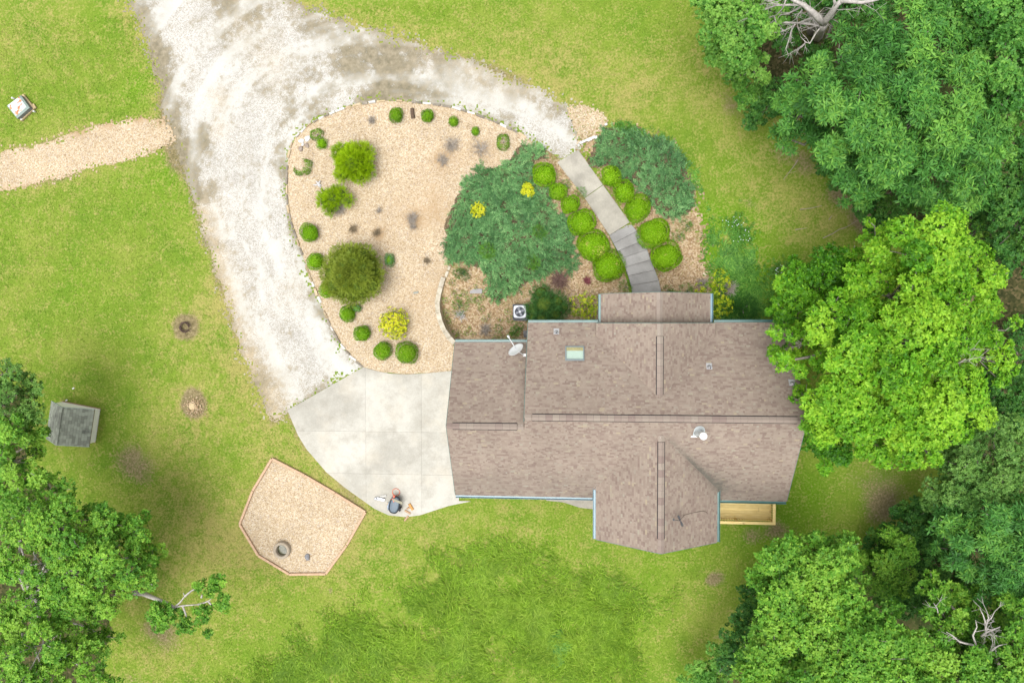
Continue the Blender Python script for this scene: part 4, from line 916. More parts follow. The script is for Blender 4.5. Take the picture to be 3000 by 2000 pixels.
T_('broadleaf_tree', 'shaded blue-green tree on the right edge below the walnut', [(2960, 450, 5.8, 80), (2990, 550, 5.6, 85), (2930, 600, 4.8, 68), (2990, 670, 4.6, 72), (2900, 540, 4.4, 50), (2940, 720, 3.8, 55), (2880, 640, 3, 40), (3010, 760, 4.4, 60)], DARK, (.17, .09), 40, tbias=.04)
T_('shrub', 'thin yellow-green sapling in the dark gap behind the bright oak', [(2800, 650, 2.8, 42), (2850, 690, 3, 38), (2760, 620, 2.6, 30)], OAKG, (.14, .07), 22, cat='shrub', tbias=.1)
T_('broadleaf_tree', 'dull green tree with pale twigs right of the oak shade', [(2830, 1370, 6.2, 90), (2930, 1330, 6.8, 100), (2770, 1440, 5.6, 72), (2880, 1460, 6.4, 80), (2800, 1290, 5.4, 50), (2980, 1420, 6.6, 80), (2760, 1340, 4.6, 40)], DULL, (.14, .07), 52, tbias=.05)
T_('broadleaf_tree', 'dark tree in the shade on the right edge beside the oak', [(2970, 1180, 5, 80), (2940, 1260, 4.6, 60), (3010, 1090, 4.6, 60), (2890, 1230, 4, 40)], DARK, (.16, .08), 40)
T_('walnut_tree', 'fine-leaved feathery tree low on the right edge', [(2870, 1580, 6.6, 95), (2960, 1530, 7.2, 105), (2800, 1530, 6, 72), (2990, 1650, 7, 90), (2890, 1680, 5.8, 75), (2780, 1610, 5, 50), (2960, 1740, 6, 60)], WALN, (.32, .075), 26, K=7, tbias=-.08, sub=.36)
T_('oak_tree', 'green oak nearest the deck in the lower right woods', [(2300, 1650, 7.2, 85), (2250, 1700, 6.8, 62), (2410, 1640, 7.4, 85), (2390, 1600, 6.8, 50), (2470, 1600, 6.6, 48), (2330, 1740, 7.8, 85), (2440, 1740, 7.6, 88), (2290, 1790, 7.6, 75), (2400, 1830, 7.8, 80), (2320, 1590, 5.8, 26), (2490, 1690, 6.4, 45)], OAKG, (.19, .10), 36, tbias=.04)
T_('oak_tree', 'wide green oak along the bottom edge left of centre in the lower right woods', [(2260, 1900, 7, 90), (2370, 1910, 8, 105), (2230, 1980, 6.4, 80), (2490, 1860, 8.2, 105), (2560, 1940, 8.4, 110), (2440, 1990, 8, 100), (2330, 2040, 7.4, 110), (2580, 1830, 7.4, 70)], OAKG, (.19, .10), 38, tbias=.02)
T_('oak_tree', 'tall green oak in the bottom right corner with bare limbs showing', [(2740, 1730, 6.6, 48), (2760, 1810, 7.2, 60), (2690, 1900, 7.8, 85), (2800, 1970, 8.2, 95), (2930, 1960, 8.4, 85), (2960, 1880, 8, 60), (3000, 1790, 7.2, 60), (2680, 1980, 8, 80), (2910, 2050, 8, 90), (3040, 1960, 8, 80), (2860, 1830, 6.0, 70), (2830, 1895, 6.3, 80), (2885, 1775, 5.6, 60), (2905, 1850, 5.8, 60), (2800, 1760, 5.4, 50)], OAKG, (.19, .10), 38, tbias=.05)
# edge bushes and understory
bushes = [('dense dark green bush at the top edge of the mown strip', [(2190, 260, 2.6, 46), (2160, 230, 2.2, 36), (2215, 300, 2.6, 42)], BROD), ('dark green bush below the leafy corner tree', [(2240, 320, 2.8, 46), (2210, 350, 2.2, 36), (2270, 270, 3, 44)], DARK),
          ('dark bush at the foot of the walnut by the brown leaf strip', [(2430, 480, 2.2, 44), (2470, 530, 2.2, 44), (2410, 460, 1.8, 30)], DARK), ('dark hedge-like bush between lawn and walnut, above the bright oak', [(2550, 590, 2.8, 56), (2600, 640, 2.8, 48), (2520, 560, 2.4, 38), (2570, 660, 2.2, 36)], DARK),
          ('glossy dark bush in the hollow above the lower right oaks', [(2560, 1680, 3.2, 72), (2620, 1620, 3, 66), (2510, 1640, 2.4, 44), (2640, 1700, 3, 50)], OAKG), ('broad dark bush filling the hollow right of the glossy bush', [(2690, 1690, 2.6, 56), (2740, 1700, 2.8, 50), (2700, 1760, 3, 50), (2650, 1760, 3, 50), (2610, 1760, 3, 50)], DARK), ('dark undergrowth between dull tree and feathery tree', [(2740, 1500, 2.4, 56), (2730, 1570, 2.4, 50), (2790, 1660, 3, 56), (2840, 1720, 3, 60), (2660, 1500, 1.8, 40)], DARK), ('dark undergrowth at the right edge behind the bright oak', [(2880, 1150, 1.8, 60), (2930, 1100, 1.8, 50), (2840, 1240, 1.8, 50), (2990, 980, 1.6, 50)], DARK), ('dark undergrowth in the hollow above the sapling', [(2880, 620, 2, 60), (2830, 600, 2, 50), (2760, 700, 1.8, 44), (2860, 740, 1.8, 50), (2920, 780, 1.6, 44)], DARK), ('low dark bush under the dull green tree', [(2660, 1540, 2.2, 56), (2600, 1570, 1.8, 46), (2700, 1480, 2, 44), (2560, 1600, 1.6, 40)], DARK),
          ('shaded bush at the right of the glossy hollow bush', [(2730, 1640, 3, 50), (2700, 1580, 2.6, 46)], DARK),
          ('bright green bush at the lower left tip of the lower right woods', [(2060, 1960, 2.6, 48), (2110, 1920, 2.8, 46), (2030, 2010, 2.2, 44), (2090, 2010, 3, 52)], BROD), ('dark bush at the lawn edge under the lower oaks', [(2160, 1850, 3.2, 52), (2200, 1800, 3.4, 48), (2150, 1920, 3.4, 50)], DARK),
          ('slim dark bush beside the green oak near the deck', [(2210, 1750, 3, 36), (2190, 1720, 2.2, 26)], DARK)]
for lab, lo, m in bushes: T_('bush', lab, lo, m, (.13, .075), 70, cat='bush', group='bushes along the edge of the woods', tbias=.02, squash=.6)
# left woods
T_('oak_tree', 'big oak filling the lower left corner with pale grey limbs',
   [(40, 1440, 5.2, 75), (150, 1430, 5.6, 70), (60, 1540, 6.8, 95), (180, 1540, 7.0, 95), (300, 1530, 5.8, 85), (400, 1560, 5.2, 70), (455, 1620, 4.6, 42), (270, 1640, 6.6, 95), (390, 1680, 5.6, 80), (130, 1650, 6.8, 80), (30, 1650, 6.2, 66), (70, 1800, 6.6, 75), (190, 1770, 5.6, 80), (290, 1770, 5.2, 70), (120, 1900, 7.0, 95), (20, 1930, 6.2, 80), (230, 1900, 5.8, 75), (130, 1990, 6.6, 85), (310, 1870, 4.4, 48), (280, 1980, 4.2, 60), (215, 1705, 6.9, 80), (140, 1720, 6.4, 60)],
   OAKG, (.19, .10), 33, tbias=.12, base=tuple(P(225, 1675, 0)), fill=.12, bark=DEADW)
lb_ = [(640, 1705, 5.4, 27), (662, 1760, 5.4, 30), (600, 1790, 5.2, 34), (620, 1730, 5.6, 20), (548, 1825, 5, 30), (500, 1795, 5.2, 34), (585, 1715, 5.2, 20), (610, 1852, 4.8, 14), (460, 1790, 5.6, 34), (470, 1830, 5, 26)]
o_, lbw, _s = T_('oak_tree', 'slender oak bough with white limbs reaching over the lower lawn', lb_, OAKG, (.18, .09), 40, trunk=False, tbias=-.02, fill=.1, base=tuple(P(395, 1735, 0)), sub=.5)
mb = MB(); L0 = np.array(o_.location)
def pxl(pts, rad, mb, L0, sides=6):
    mb.tube([np.array([*P(a, b, z), z]) - L0 for a, b, z in pts], rad, sides)
pxl([(395, 1735, 0), (420, 1738, 3), (455, 1752, 4.6), (490, 1766, 5.1), (510, 1778, 5.2)], [.16, .13, .10, .085, .07], mb, L0)
for pts in ([(510, 1778, 5.2), (528, 1763, 5.3), (541, 1746, 5.4), (537, 1735, 5.4)], [(510, 1778, 5.2), (500, 1795, 5.1), (486, 1810, 5.0)], [(510, 1778, 5.2), (535, 1773, 5.2), (580, 1770, 5.2), (610, 1760, 5.3)], [(580, 1770, 5.2), (600, 1764, 5.3), (613, 1758, 5.4), (624, 1748, 5.4)], [(610, 1760, 5.3), (619, 1770, 5.3)], [(535, 1773, 5.2), (545, 1800, 5.1), (552, 1830, 5)], [(541, 1746, 5.4), (560, 1730, 5.3), (590, 1715, 5.2)], [(590, 1750, 5.4), (592, 1741, 5.4)]):
    pxl(pts, [.055, .04, .026, .018][:len(pts)], mb, L0, 5)
mb.build('bough', DEADW, o_, True)
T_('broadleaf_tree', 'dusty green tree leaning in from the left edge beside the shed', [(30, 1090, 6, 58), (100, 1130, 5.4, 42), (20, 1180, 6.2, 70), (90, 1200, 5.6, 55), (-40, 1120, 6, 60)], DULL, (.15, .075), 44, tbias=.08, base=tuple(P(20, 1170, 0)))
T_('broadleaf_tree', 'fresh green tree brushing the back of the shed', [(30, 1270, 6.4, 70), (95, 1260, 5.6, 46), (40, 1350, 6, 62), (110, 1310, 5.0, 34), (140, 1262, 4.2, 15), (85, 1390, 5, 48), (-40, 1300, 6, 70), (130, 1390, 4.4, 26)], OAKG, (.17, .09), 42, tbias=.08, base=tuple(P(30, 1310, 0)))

# ---- dead trees
def twig_tree(name, label, limbs, twigs, m=DEADW, seed=1, base=None):
    r = random.Random(seed); x, y = base; gz = float(hgt(x, y)); o = thing(name, label, 'dead tree', (x, y, gz)); L0 = np.array([x, y, gz])
    for pts, rad in limbs:
        q = [np.array([*P(a, b, z), z]) - L0 for a, b, z in pts]; rd = np.linspace(rad[0], rad[1], len(q)); mb = MB(); mb.tube(q, list(rd), 6)
        for _ in range(twigs):
            i = r.randrange(len(q) - 1); t = r.random(); s = q[i] * (1 - t) + q[i + 1] * t
            if rad[0] > .12 and i == 0 and len(q) > 3: continue
            ax = q[i + 1] - q[i]; ax = ax / (np.linalg.norm(ax) + 1e-6); d = ax * r.uniform(.2, .9) + np.array([r.gauss(0, .7), r.gauss(0, .7), r.gauss(.0, .4)]); d /= np.linalg.norm(d)
            L = r.uniform(.3, 1.1); e1 = s + d * L * .5 + np.array([r.gauss(0, .05) for _ in range(3)]); d2 = d + np.array([r.gauss(0, .5) for _ in range(3)]); e2 = e1 + d2 / np.linalg.norm(d2) * L * .5
            mb.tube([s, e1, e2], [.013, .009, .005], 4, cap=False)
            for _k in range(3):
                d3 = d + np.array([r.gauss(0, .8) for _ in range(3)]); d3 /= np.linalg.norm(d3); mb.tube([e1, e1 + d3 * L * .5], [.009, .004], 3, cap=False)
        mb.build('limb' if rad[0] < .17 else 'trunk', m, o, True)
    return o
twig_tree('dead_tree', 'bleached bare dead tree at the top of the woods', [
    ([(2395, 110, 0), (2400, 95, 4), (2408, 82, 6.6), (2414, 68, 7.6)], (.24, .17)),
    ([(2414, 68, 7.6), (2394, 50, 8.0), (2378, 34, 8.4), (2353, 14, 8.6), (2319, -2, 8.8)], (.16, .06)),
    ([(2400, 80, 7), (2390, 66, 7.4), (2376, 46, 7.7), (2366, 30, 8)], (.10, .05)),
    ([(2414, 68, 7.6), (2424, 54, 8.0), (2441, 31, 8.6), (2452, 14, 9), (2465, 2, 9.1)], (.15, .09)),
    ([(2462, 3, 9.1), (2495, 5, 9.2), (2523, 8, 9.3), (2550, 4, 9.3), (2575, -2, 9.3)], (.085, .05)), ([(2447, 20, 8.8), (2445, 8, 9.2), (2443, -6, 9.4)], (.06, .05)), ([(2520, 8, 9.3), (2532, 13, 9.2)], (.03, .015)),
    ([(2404, 76, 7.4), (2370, 70, 7.3), (2336, 68, 7.2), (2297, 66, 7.1), (2268, 48, 7.1), (2262, 30, 7.2)], (.06, .015)), ([(2385, 49, 8.1), (2368, 56, 7.8), (2345, 66, 7.4), (2330, 70, 7.2)], (.045, .03)),
    ([(2330, 70, 7.2), (2319, 88, 7), (2314, 108, 6.9), (2310, 122, 6.8), (2304, 138, 6.7), (2299, 150, 6.6)], (.04, .01)), ([(2404, 80, 7.2), (2390, 98, 7), (2380, 115, 6.9), (2373, 128, 6.8), (2361, 124, 6.8), (2345, 108, 6.8)], (.04, .012)), ([(2361, 124, 6.8), (2350, 138, 6.7), (2335, 142, 6.6)], (.02, .008)),
    ([(2353, 14, 8.6), (2310, 15, 8.4), (2273, 16, 8.2), (2245, 27, 8), (2217, 39, 7.9), (2205, 46, 7.8)], (.05, .012)), ([(2352, 15, 8.5), (2334, 28, 8), (2310, 40, 7.6), (2280, 45, 7.4)], (.05, .02)), ([(2350, 30, 8), (2335, 48, 7.6), (2332, 60, 7.4)], (.03, .012)), ([(2302, 0, 8.7), (2295, 22, 8.2), (2280, 40, 7.8), (2262, 52, 7.5)], (.035, .012)),
    ([(2319, -2, 8.8), (2290, -8, 8.8), (2255, 4, 8.4), (2240, -6, 8.4)], (.04, .012)), ([(2273, 16, 8.2), (2258, 4, 8.2), (2245, -6, 8.2)], (.02, .01)), ([(2297, 66, 7.1), (2280, 73, 7), (2262, 68, 7)], (.02, .008)), ([(2330, 72, 7.2), (2300, 90, 7), (2280, 97, 6.9)], (.02, .008)),
], 4, seed=4, base=tuple(P(2395, 110, 0)))
twig_tree('dead_tree', 'grey forked dead limbs poking from the bottom right corner tree', [
    ([(2895, 1960, 4), (2890, 1930, 7), (2872, 1905, 8), (2860, 1890, 8.4)], (.07, .04)), ([(2860, 1890, 8.4), (2835, 1885, 8.6), (2810, 1878, 8.7), (2790, 1860, 8.8), (2772, 1850, 8.8)], (.05, .012)), ([(2860, 1890, 8.4), (2850, 1860, 8.7), (2862, 1835, 8.8), (2858, 1815, 8.9)], (.045, .012)),
    ([(2885, 1920, 7.8), (2905, 1905, 8.4), (2925, 1890, 8.6), (2950, 1885, 8.6)], (.05, .012)), ([(2875, 1862, 8.2), (2888, 1852, 8.4), (2905, 1845, 8.5), (2930, 1835, 8.6)], (.05, .012)), ([(2888, 1852, 8.4), (2888, 1825, 8.6), (2880, 1800, 8.7), (2870, 1780, 8.7)], (.045, .012)), ([(2888, 1825, 8.6), (2905, 1808, 8.7), (2915, 1788, 8.8)], (.03, .01)), ([(2888, 1835, 8.6), (2896, 1810, 8.7), (2892, 1790, 8.7)], (.03, .01)),
    ([(2840, 1980, 6), (2815, 1985, 7.6), (2795, 1995, 8)], (.05, .02)), ([(2820, 1950, 7), (2800, 1935, 8), (2780, 1940, 8.2)], (.04, .015)), ([(2775, 1820, 7), (2740, 1818, 7.4), (2720, 1800, 7.5)], (.03, .01)), ([(2752, 1810, 7.4), (2745, 1780, 7.6), (2735, 1765, 7.6)], (.03, .01))],
    2, seed=8, base=tuple(P(2900, 1975, 0)))
twig_tree('dead_branch', 'bare pale branch showing through the right side of the bright oak', [([(2750, 1080, 7.6), (2785, 1070, 8.4), (2810, 1063, 8.6), (2830, 1050, 8.6)], (.04, .012)), ([(2775, 1075, 8.2), (2800, 1090, 8.4), (2820, 1105, 8.4)], (.03, .01)), ([(2790, 1068, 8.5), (2805, 1045, 8.6), (2812, 1030, 8.6)], (.025, .01)), ([(2760, 1020, 8.0), (2790, 1012, 8.4), (2815, 1008, 8.4)], (.03, .01))], 6, seed=3, base=tuple(P(2740, 1085, 0)))
twig_tree('dead_brush', 'heap of bare brown twigs at the right edge behind the bright oak', [([(2900, 1090, .2), (2930, 1060, .7), (2960, 1030, .9), (2990, 1000, .9)], (.03, .01)), ([(2910, 1080, .3), (2950, 1070, .8), (2990, 1050, .9)], (.03, .01)), ([(2900, 1070, .3), (2920, 1030, .8), (2950, 990, .9)], (.03, .01)), ([(2890, 1085, .3), (2915, 1095, .5), (2940, 1092, .6)], (.02, .01))], 12, flat('brown_twigs', (.16, .125, .09), .95), 5, base=tuple(P(2905, 1085, 0)))
BT = flat('lawn_twig', (.30, .255, .19), .95)
for k, (lab, pts) in enumerate([('curved bare branch lying on the lawn below the walnut', [(2337, 469), (2325, 488), (2310, 507), (2294, 527)]), ('straight pale stick on the lawn right of the juniper bed', [(2343, 614), (2375, 610), (2408, 603)]),
        ('long thin forked branch on the lawn above the oak', [(2410, 698), (2440, 684), (2458, 672), (2480, 665), (2513, 645)]), ('short pale twig on the lawn left of the long forked branch', [(2330, 673), (2364, 668)]), ('tiny twig near the top of the long forked branch', [(2428, 644), (2437, 632)])]):
    q = [np.array(G(*p)) + np.array([0, 0, .03]) for p in pts]; L0 = q[0]; o = thing('fallen_branch', lab, 'branch', tuple(L0), group='sticks lying on the lawn')
    mb = MB(); mb.tube([a - L0 for a in q], list(np.linspace(.026, .010, len(q))), 5); mb.build('stem', BT, o)
    if len(q) > 3:
        mb = MB(); a = q[2] - L0; mb.tube([a, a + np.array([.35, .05, .03])], [.01, .005], 4); mb.build('side_twig', BT, o)

# ---- clipped shrubs
BOX = leaf_mat('clipped_box_leaves', (.085, .225, .001), (.145, .322, .002), (.235, .415, .008), .2, old=(.42, .37, .10))
BOXD = leaf_mat('round_shrub_leaves', (.055, .155, .003), (.115, .265, .005), (.21, .37, .016), .2, old=(.40, .34, .10))
YEL = leaf_mat('yellow_variegated_leaves', (.13, .19, .005), (.40, .46, .008), (.60, .58, .03), .22)
GOLD = leaf_mat('golden_cypress_foliage', (.13, .27, .003), (.27, .435, .005), (.44, .58, .018), .3)
GLOB = leaf_mat('olive_globe_foliage', (.105, .160, .012), (.215, .285, .030), (.33, .39, .06), .28)
JUN = leaf_mat('blue_green_juniper', (.032, .102, .028), (.100, .240, .078), (.225, .405, .150), .2)
YEW = leaf_mat('dark_yew_foliage', (.02, .075, .018), (.055, .155, .035), (.12, .26, .055), .2)
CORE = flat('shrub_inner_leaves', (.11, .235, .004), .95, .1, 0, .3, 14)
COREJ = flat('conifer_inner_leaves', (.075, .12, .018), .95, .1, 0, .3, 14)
def ball(label, px, py, rx_, ry_=None, hz=.85, m=BOX, leaf=(.075, .045), dens=900, rz=0.0, cat='shrub', group=None, name='round_shrub', cut=None, lump=.06, tb=0.0, flat_=.75, dead=()):
    ry_ = ry_ or rx_; g0 = G(px, py); zc_ = g0[2] + hz * .45; q = P(px, py, zc_); sc = mpp(zc_); a, b = rx_ * sc, ry_ * sc; c_ = hz * .55 if hz else a
    o = thing(name, label, cat, (q[0], q[1], g0[2]), 0, group); A = 4.2 * ((a * b + a * c_ + b * c_) / 3) * 1.5; n = int(dens * 3.2 * A); leaf = (leaf[0] * .8, leaf[1] * .85)
    u = unit(rng.normal(0, 1, (n, 3))); u = u[u[:, 2] > -.35]; n = len(u)
    lump = lump + .02; asy = 1 + .07 * np.sin(np.arctan2(u[:, 1], u[:, 0]) * 2 + px * 1.7) + .05 * np.cos(np.arctan2(u[:, 1], u[:, 0]) + py * 2.3)
    lum = asy + lump * (np.sin(u[:, 0] * 5 + px) * np.cos(u[:, 1] * 4.3 + py) + np.sin(u[:, 2] * 6 + px * 2)) + (fbm(u[:, 0] * 3 + px, u[:, 1] * 3 + u[:, 2] * 2, 1.3, 7, 3) - .5) * .10
    sup = np.sign(u) * np.abs(u) ** flat_; r_ = lum * rng.uniform(.93, 1.03, n)
    p = sup * r_[:, None] * np.array([a, b, c_]); ca, sa = math.cos(rz), math.sin(rz)
    x = p[:, 0] * ca - p[:, 1] * sa; y = p[:, 0] * sa + p[:, 1] * ca; p = np.stack([x, y, p[:, 2] + hz * .45], 1)
    keep = np.ones(n, bool)
    if cut:
        for cx, cy, cr in cut: keep &= np.hypot(p[:, 0] - cx * a, p[:, 1] - cy * b) > cr * a
    p = p[keep]; u = u[keep]; n = len(p); p[:, 2] = np.maximum(p[:, 2], .02)
    nn = unit(u + jit(n, .45)); f1, f2 = frame(nn); ph = rng.uniform(0, 6.28, n); d = unit(f1 * np.cos(ph)[:, None] + f2 * np.sin(ph)[:, None] + nn * .35)
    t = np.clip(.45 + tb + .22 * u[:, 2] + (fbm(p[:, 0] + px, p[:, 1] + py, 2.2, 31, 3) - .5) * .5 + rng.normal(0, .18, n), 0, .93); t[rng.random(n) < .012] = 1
    for cx, cy, cr in dead: t[(np.hypot(p[:, 0] - cx * a, p[:, 1] - cy * b) < cr * a * rng.uniform(.5, 1.1, n)) & (rng.random(n) < .6)] = .97
    leaf_obj('foliage', quads(p, d, nn, leaf[0] * rng.uniform(.7, 1.3, n), leaf[1], .5) , t, m, o)
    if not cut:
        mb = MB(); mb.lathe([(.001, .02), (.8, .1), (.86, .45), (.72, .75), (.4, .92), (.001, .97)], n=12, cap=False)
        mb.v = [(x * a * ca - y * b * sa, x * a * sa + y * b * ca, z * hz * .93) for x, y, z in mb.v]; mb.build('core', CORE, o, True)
    mb = MB(); mb.tube([(0, 0, -.1), (.02, 0, hz * .5)], [.04, .03], 6); mb.build('stem', BARK, o)
    return o
zb = lambda x, y: (1250 + .4146 * x, 250 + .4146 * y); k_ = .4146
grp = 'clipped bushes lining the walk'
for lab, x, y, a, b, rz, cut in [
    ('clipped round bush topmost on the left of the walk', 833, 632, 87, 82, 0, None), ('small clipped bush second from the top on the left of the walk', 928, 753, 60, 60, 0, None), ('clipped bush third from the top on the left of the walk', 1015, 845, 67, 60, .3, None),
    ('large clipped bush fourth from the top on the left of the walk', 1097, 970, 98, 92, .4, [(-.1, -.15, .12)]), ('wide clipped bush with a browned notch, beside the first steps', 1172, 1130, 118, 108, .45, [(.38, -.42, .40), (-.28, .02, .14)]), ('clipped bush nearest the porch on the left of the walk', 1283, 1275, 110, 112, .3, [(.5, .1, .18)]),
    ('clipped round bush topmost on the right of the walk', 1304, 647, 67, 70, 0, None), ('clipped bush second from the top on the right of the walk', 1395, 752, 75, 74, .3, None), ('egg-shaped clipped bush in the middle of the right row', 1487, 873, 95, 86, .7, None),
    ('big clipped bush fourth from the top on the right of the walk', 1604, 1040, 112, 100, .3, None), ('clipped bush nearest the porch on the right of the walk', 1690, 1208, 113, 100, .4, [(-.1, .1, .12)])]:
    ball(lab, *zb(x, y), a * k_ * .96, b * k_ * .96, .8, BOX, (.065, .045), 850, rz, 'bush', grp, 'clipped_bush', None, .02, .06, .82, cut or ())
zi = lambda x, y: (800 + .287 * x, 250 + .287 * y); zc2 = lambda x, y: (800 + .287 * x, 650 + .287 * y); ki = .287
gi = 'round shrubs set in the tan gravel island'
for lab, (x, y), r, h_, m in [('round green shrub at the top of the island left of the log', zi(1255, 302), 67, .6, BOXD), ('round green shrub at the top of the island right of the log', zi(1578, 315), 62, .55, BOXD), ('small round shrub third along the top edge of the island', zi(1843, 372), 46, .45, BOXD), ('smallest round shrub on the top right edge of the island', zi(2065, 470), 38, .4, BOXD),
        ('round lime shrub alone on the left edge of the island above the olive globe', zc2(375, 110), 90, .75, BOX), ('lime shrub half tucked under the olive globe, upper of two', zc2(432, 402), 82, .7, BOX), ('lime shrub half tucked under the olive globe, lower of two', zc2(560, 690), 80, .7, BOX),
        ('round shrub just below the olive globe', zc2(762, 938), 78, .7, BOXD), ('round shrub left of the yellow shrub', zc2(910, 1140), 80, .7, BOXD), ('round shrub at the bottom of the island left of the biggest one', zc2(1115, 1315), 90, .75, BOXD), ('biggest round shrub at the bottom of the island by the garage', zc2(1365, 1340), 108, .85, BOXD)]:
    ball(lab, x, y, r * ki, None, h_, m, (.075, .04), 800, 0, 'shrub', gi, 'round_shrub', None, .05, -.02, .9)
ball('round shrub with a dead brown middle at the right end of the island top', 1474, 416, 18, 21, .45, BOXD, (.075, .04), 900, 0, 'shrub', gi, 'round_shrub', [(0.05, -.1, .42)], .05, -.1)
ball('crescent-shaped shrub with a bare hollow on the left of the island', 887, 491, 25, 22, .4, BOXD, (.075, .04), 900, 0, 'shrub', gi, 'round_shrub', [(-.35, .35, .72)], .05, -.12)
ball('patchy three-lobed shrub beside the white rocks', 928, 395, 17, 15, .45, BOXD, (.075, .04), 800, 0, 'shrub', gi, 'round_shrub', [(.3, -.2, .3)], .1, -.1)
ball('yellowish tuft of the shrub group beside the white rocks', 943, 421, 14, 14, .45, BOX, (.08, .03), 800, 0, 'shrub', gi, 'round_shrub', None, .1, 0)
ball('small blue-green shrub peeking from the right of the olive globe', *zc2(1188, 390), 14, 17, .5, JUN, (.09, .03), 700, 0, 'shrub', None, 'small_shrub')
ball('dark green sprig poking out below the olive globe', *zc2(850, 880), 15, 10, .35, JUN, (.09, .03), 700, 0, 'shrub', None, 'small_shrub')

def fluffy(label, lobes, m, name, cat='shrub', L=.24, W=.055, dens=150, K=4, group=None, tb=0.0, up=.5, h0=None, squash=.9):
    """shrub of feathery sprays; lobes (px,py,z,r_px)"""
    cx, cy = np.mean([l[:2] for l in lobes], 0); g0 = G(cx, cy); o = thing(name, label, cat, tuple(g0), 0, group); V = []; T = []
    mb = MB()
    for px, py, z, r in lobes:
        zz = g0[2] + z; q = P(px, py, zz); R = r * mpp(zz); n = int(dens * 6.3 * R * R) + 6
        u = unit(rng.normal(0, 1, (n, 3))); u[:, 2] = np.where(u[:, 2] < -.35, -u[:, 2], u[:, 2]); rad = R * rng.uniform(.55, .92, n); p = np.array([q[0], q[1], zz]) + u * rad[:, None] * np.array([1, 1, squash]); p[:, 2] = np.maximum(p[:, 2], g0[2] + .05)
        d = unit(u + np.array([0, 0, up]) + jit(n, .35)); nn = unit(jit(n, .6) + np.array([0, 0, 1.0]) + u * .4)
        v, t = sprays(p - np.array(g0), d, nn, K, L * rng.uniform(.7, 1.2, n), W, np.clip(.40 + tb + .25 * u[:, 2] + rng.normal(0, .1), 0, 1) * np.ones(n), .12); V.append(v); T.append(t)
        mb.tube([(0, 0, 0), tuple(np.array([q[0], q[1], zz]) - np.array(g0))], [.05, .02], 5)
    leaf_obj('foliage', np.concatenate(V), np.concatenate(T), m, o); mb.build('stems', BARK, o, True)
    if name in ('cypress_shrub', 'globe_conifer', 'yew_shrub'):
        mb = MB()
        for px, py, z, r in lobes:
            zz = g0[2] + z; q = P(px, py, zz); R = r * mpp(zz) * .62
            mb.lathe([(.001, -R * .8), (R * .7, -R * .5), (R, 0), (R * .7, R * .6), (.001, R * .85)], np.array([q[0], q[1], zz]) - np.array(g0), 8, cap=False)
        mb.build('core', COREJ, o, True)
    return o
fluffy('large shaggy golden-green cypress shrub in the upper island', [(1037, 478, .85, 50), (1000, 450, .6, 28), (1070, 448, .6, 27), (1075, 500, .55, 24), (1008, 510, .6, 26), (1055, 515, .6, 24), (1035, 445, .7, 28), (1015, 480, .8, 32), (1060, 475, .8, 34)], GOLD, 'cypress_shrub', L=.22, dens=170, tb=.05)
fluffy('smaller golden-green cypress shrub with a dead lower side', [(975, 580, .6, 28), (950, 590, .45, 20), (1000, 570, .5, 22), (1022, 588, .4, 16), (968, 612, .4, 20), (985, 560, .5, 16), (948, 572, .4, 14)], GOLD, 'cypress_shrub', L=.2, dens=170)
# olive globe: conifer with lumpy branch tips
gl = [(1034, 802, 1.6, 66)] + [(1034 + 62 * math.cos(a), 802 + 60 * math.sin(a), 1.15 + .25 * math.sin(3 * a), 36 + 4 * math.sin(5 * a)) for a in np.arange(0, 6.2, .52)] + [(1034 + 32 * math.cos(a), 802 + 32 * math.sin(a), 2.0, 34) for a in np.arange(.3, 6.4, .9)]
fluffy('large olive-green globe conifer with brownish gaps in the island', gl, GLOB, 'globe_conifer', 'shrub', .17, .07, 170, 3, tb=.0, up=.25, squash=.8)
def yellow(label, px, py, r, hz, m=YEL, dens=70, group='yellow variegated shrubs', tb=0.0, L=.10, W=.055, lobes=None, name='variegated_shrub'):
    g0 = G(px, py); o = thing(name, label, 'shrub', tuple(g0), 0, group); V = []; T = []
    for (dx_, dy_, z, rr2) in (lobes or [(0, 0, hz * .5, r)]):
        zz = g0[2] + z; q = P(px + dx_, py + dy_, zz); R = rr2 * mpp(zz); n = int(dens * 6.3 * R * R) + 5
        u = unit(rng.normal(0, 1, (n, 3))); u[:, 2] = np.abs(u[:, 2]) * 1.1 - .1; u = unit(u); p = np.array([q[0], q[1], zz]) + u * (R * rng.uniform(.6, 1.05, n))[:, None] * np.array([1, 1, .8]) - np.array(g0); p[:, 2] = np.maximum(p[:, 2], .04)
        v, t = rosettes(p, unit(u + np.array([0, 0, .5]) + jit(n, .3)), 5, L, W, .3, np.clip(.5 + tb + rng.normal(0, .3, n) + .2 * u[:, 2], 0, 1), .18); V.append(v); T.append(t)
    leaf_obj('foliage', np.concatenate(V), np.concatenate(T), m, o); mb = MB()
    for a in np.arange(0, 6.2, 1.1): mb.tube([(0, 0, 0), (.5 * r * mpp() * math.cos(a), .5 * r * mpp() * math.sin(a), hz * .8)], [.02, .01], 4)
    mb.build('stems', BARK, o); return o
yellow('round yellow shrub near the bottom of the gravel island', 1157, 948, 48, .9, dens=75)
yellow('small yellow shrub in the juniper, lower left one', *zb(368, 880), 24, .6, dens=170, L=.075, W=.05, tb=.15)
yellow('small yellow shrub in the juniper, upper one beside the clipped bush', *zb(713, 738), 24, .6, dens=150, L=.075, W=.05, tb=.12, lobes=[(0, -8, .35, 15), (8, 2, .35, 14), (-8, 4, .35, 13), (6, 15, .3, 11)])
YG = leaf_mat('yellow_green_leaves', (.07, .17, .01), (.24, .36, .010), (.45, .49, .02), .3)
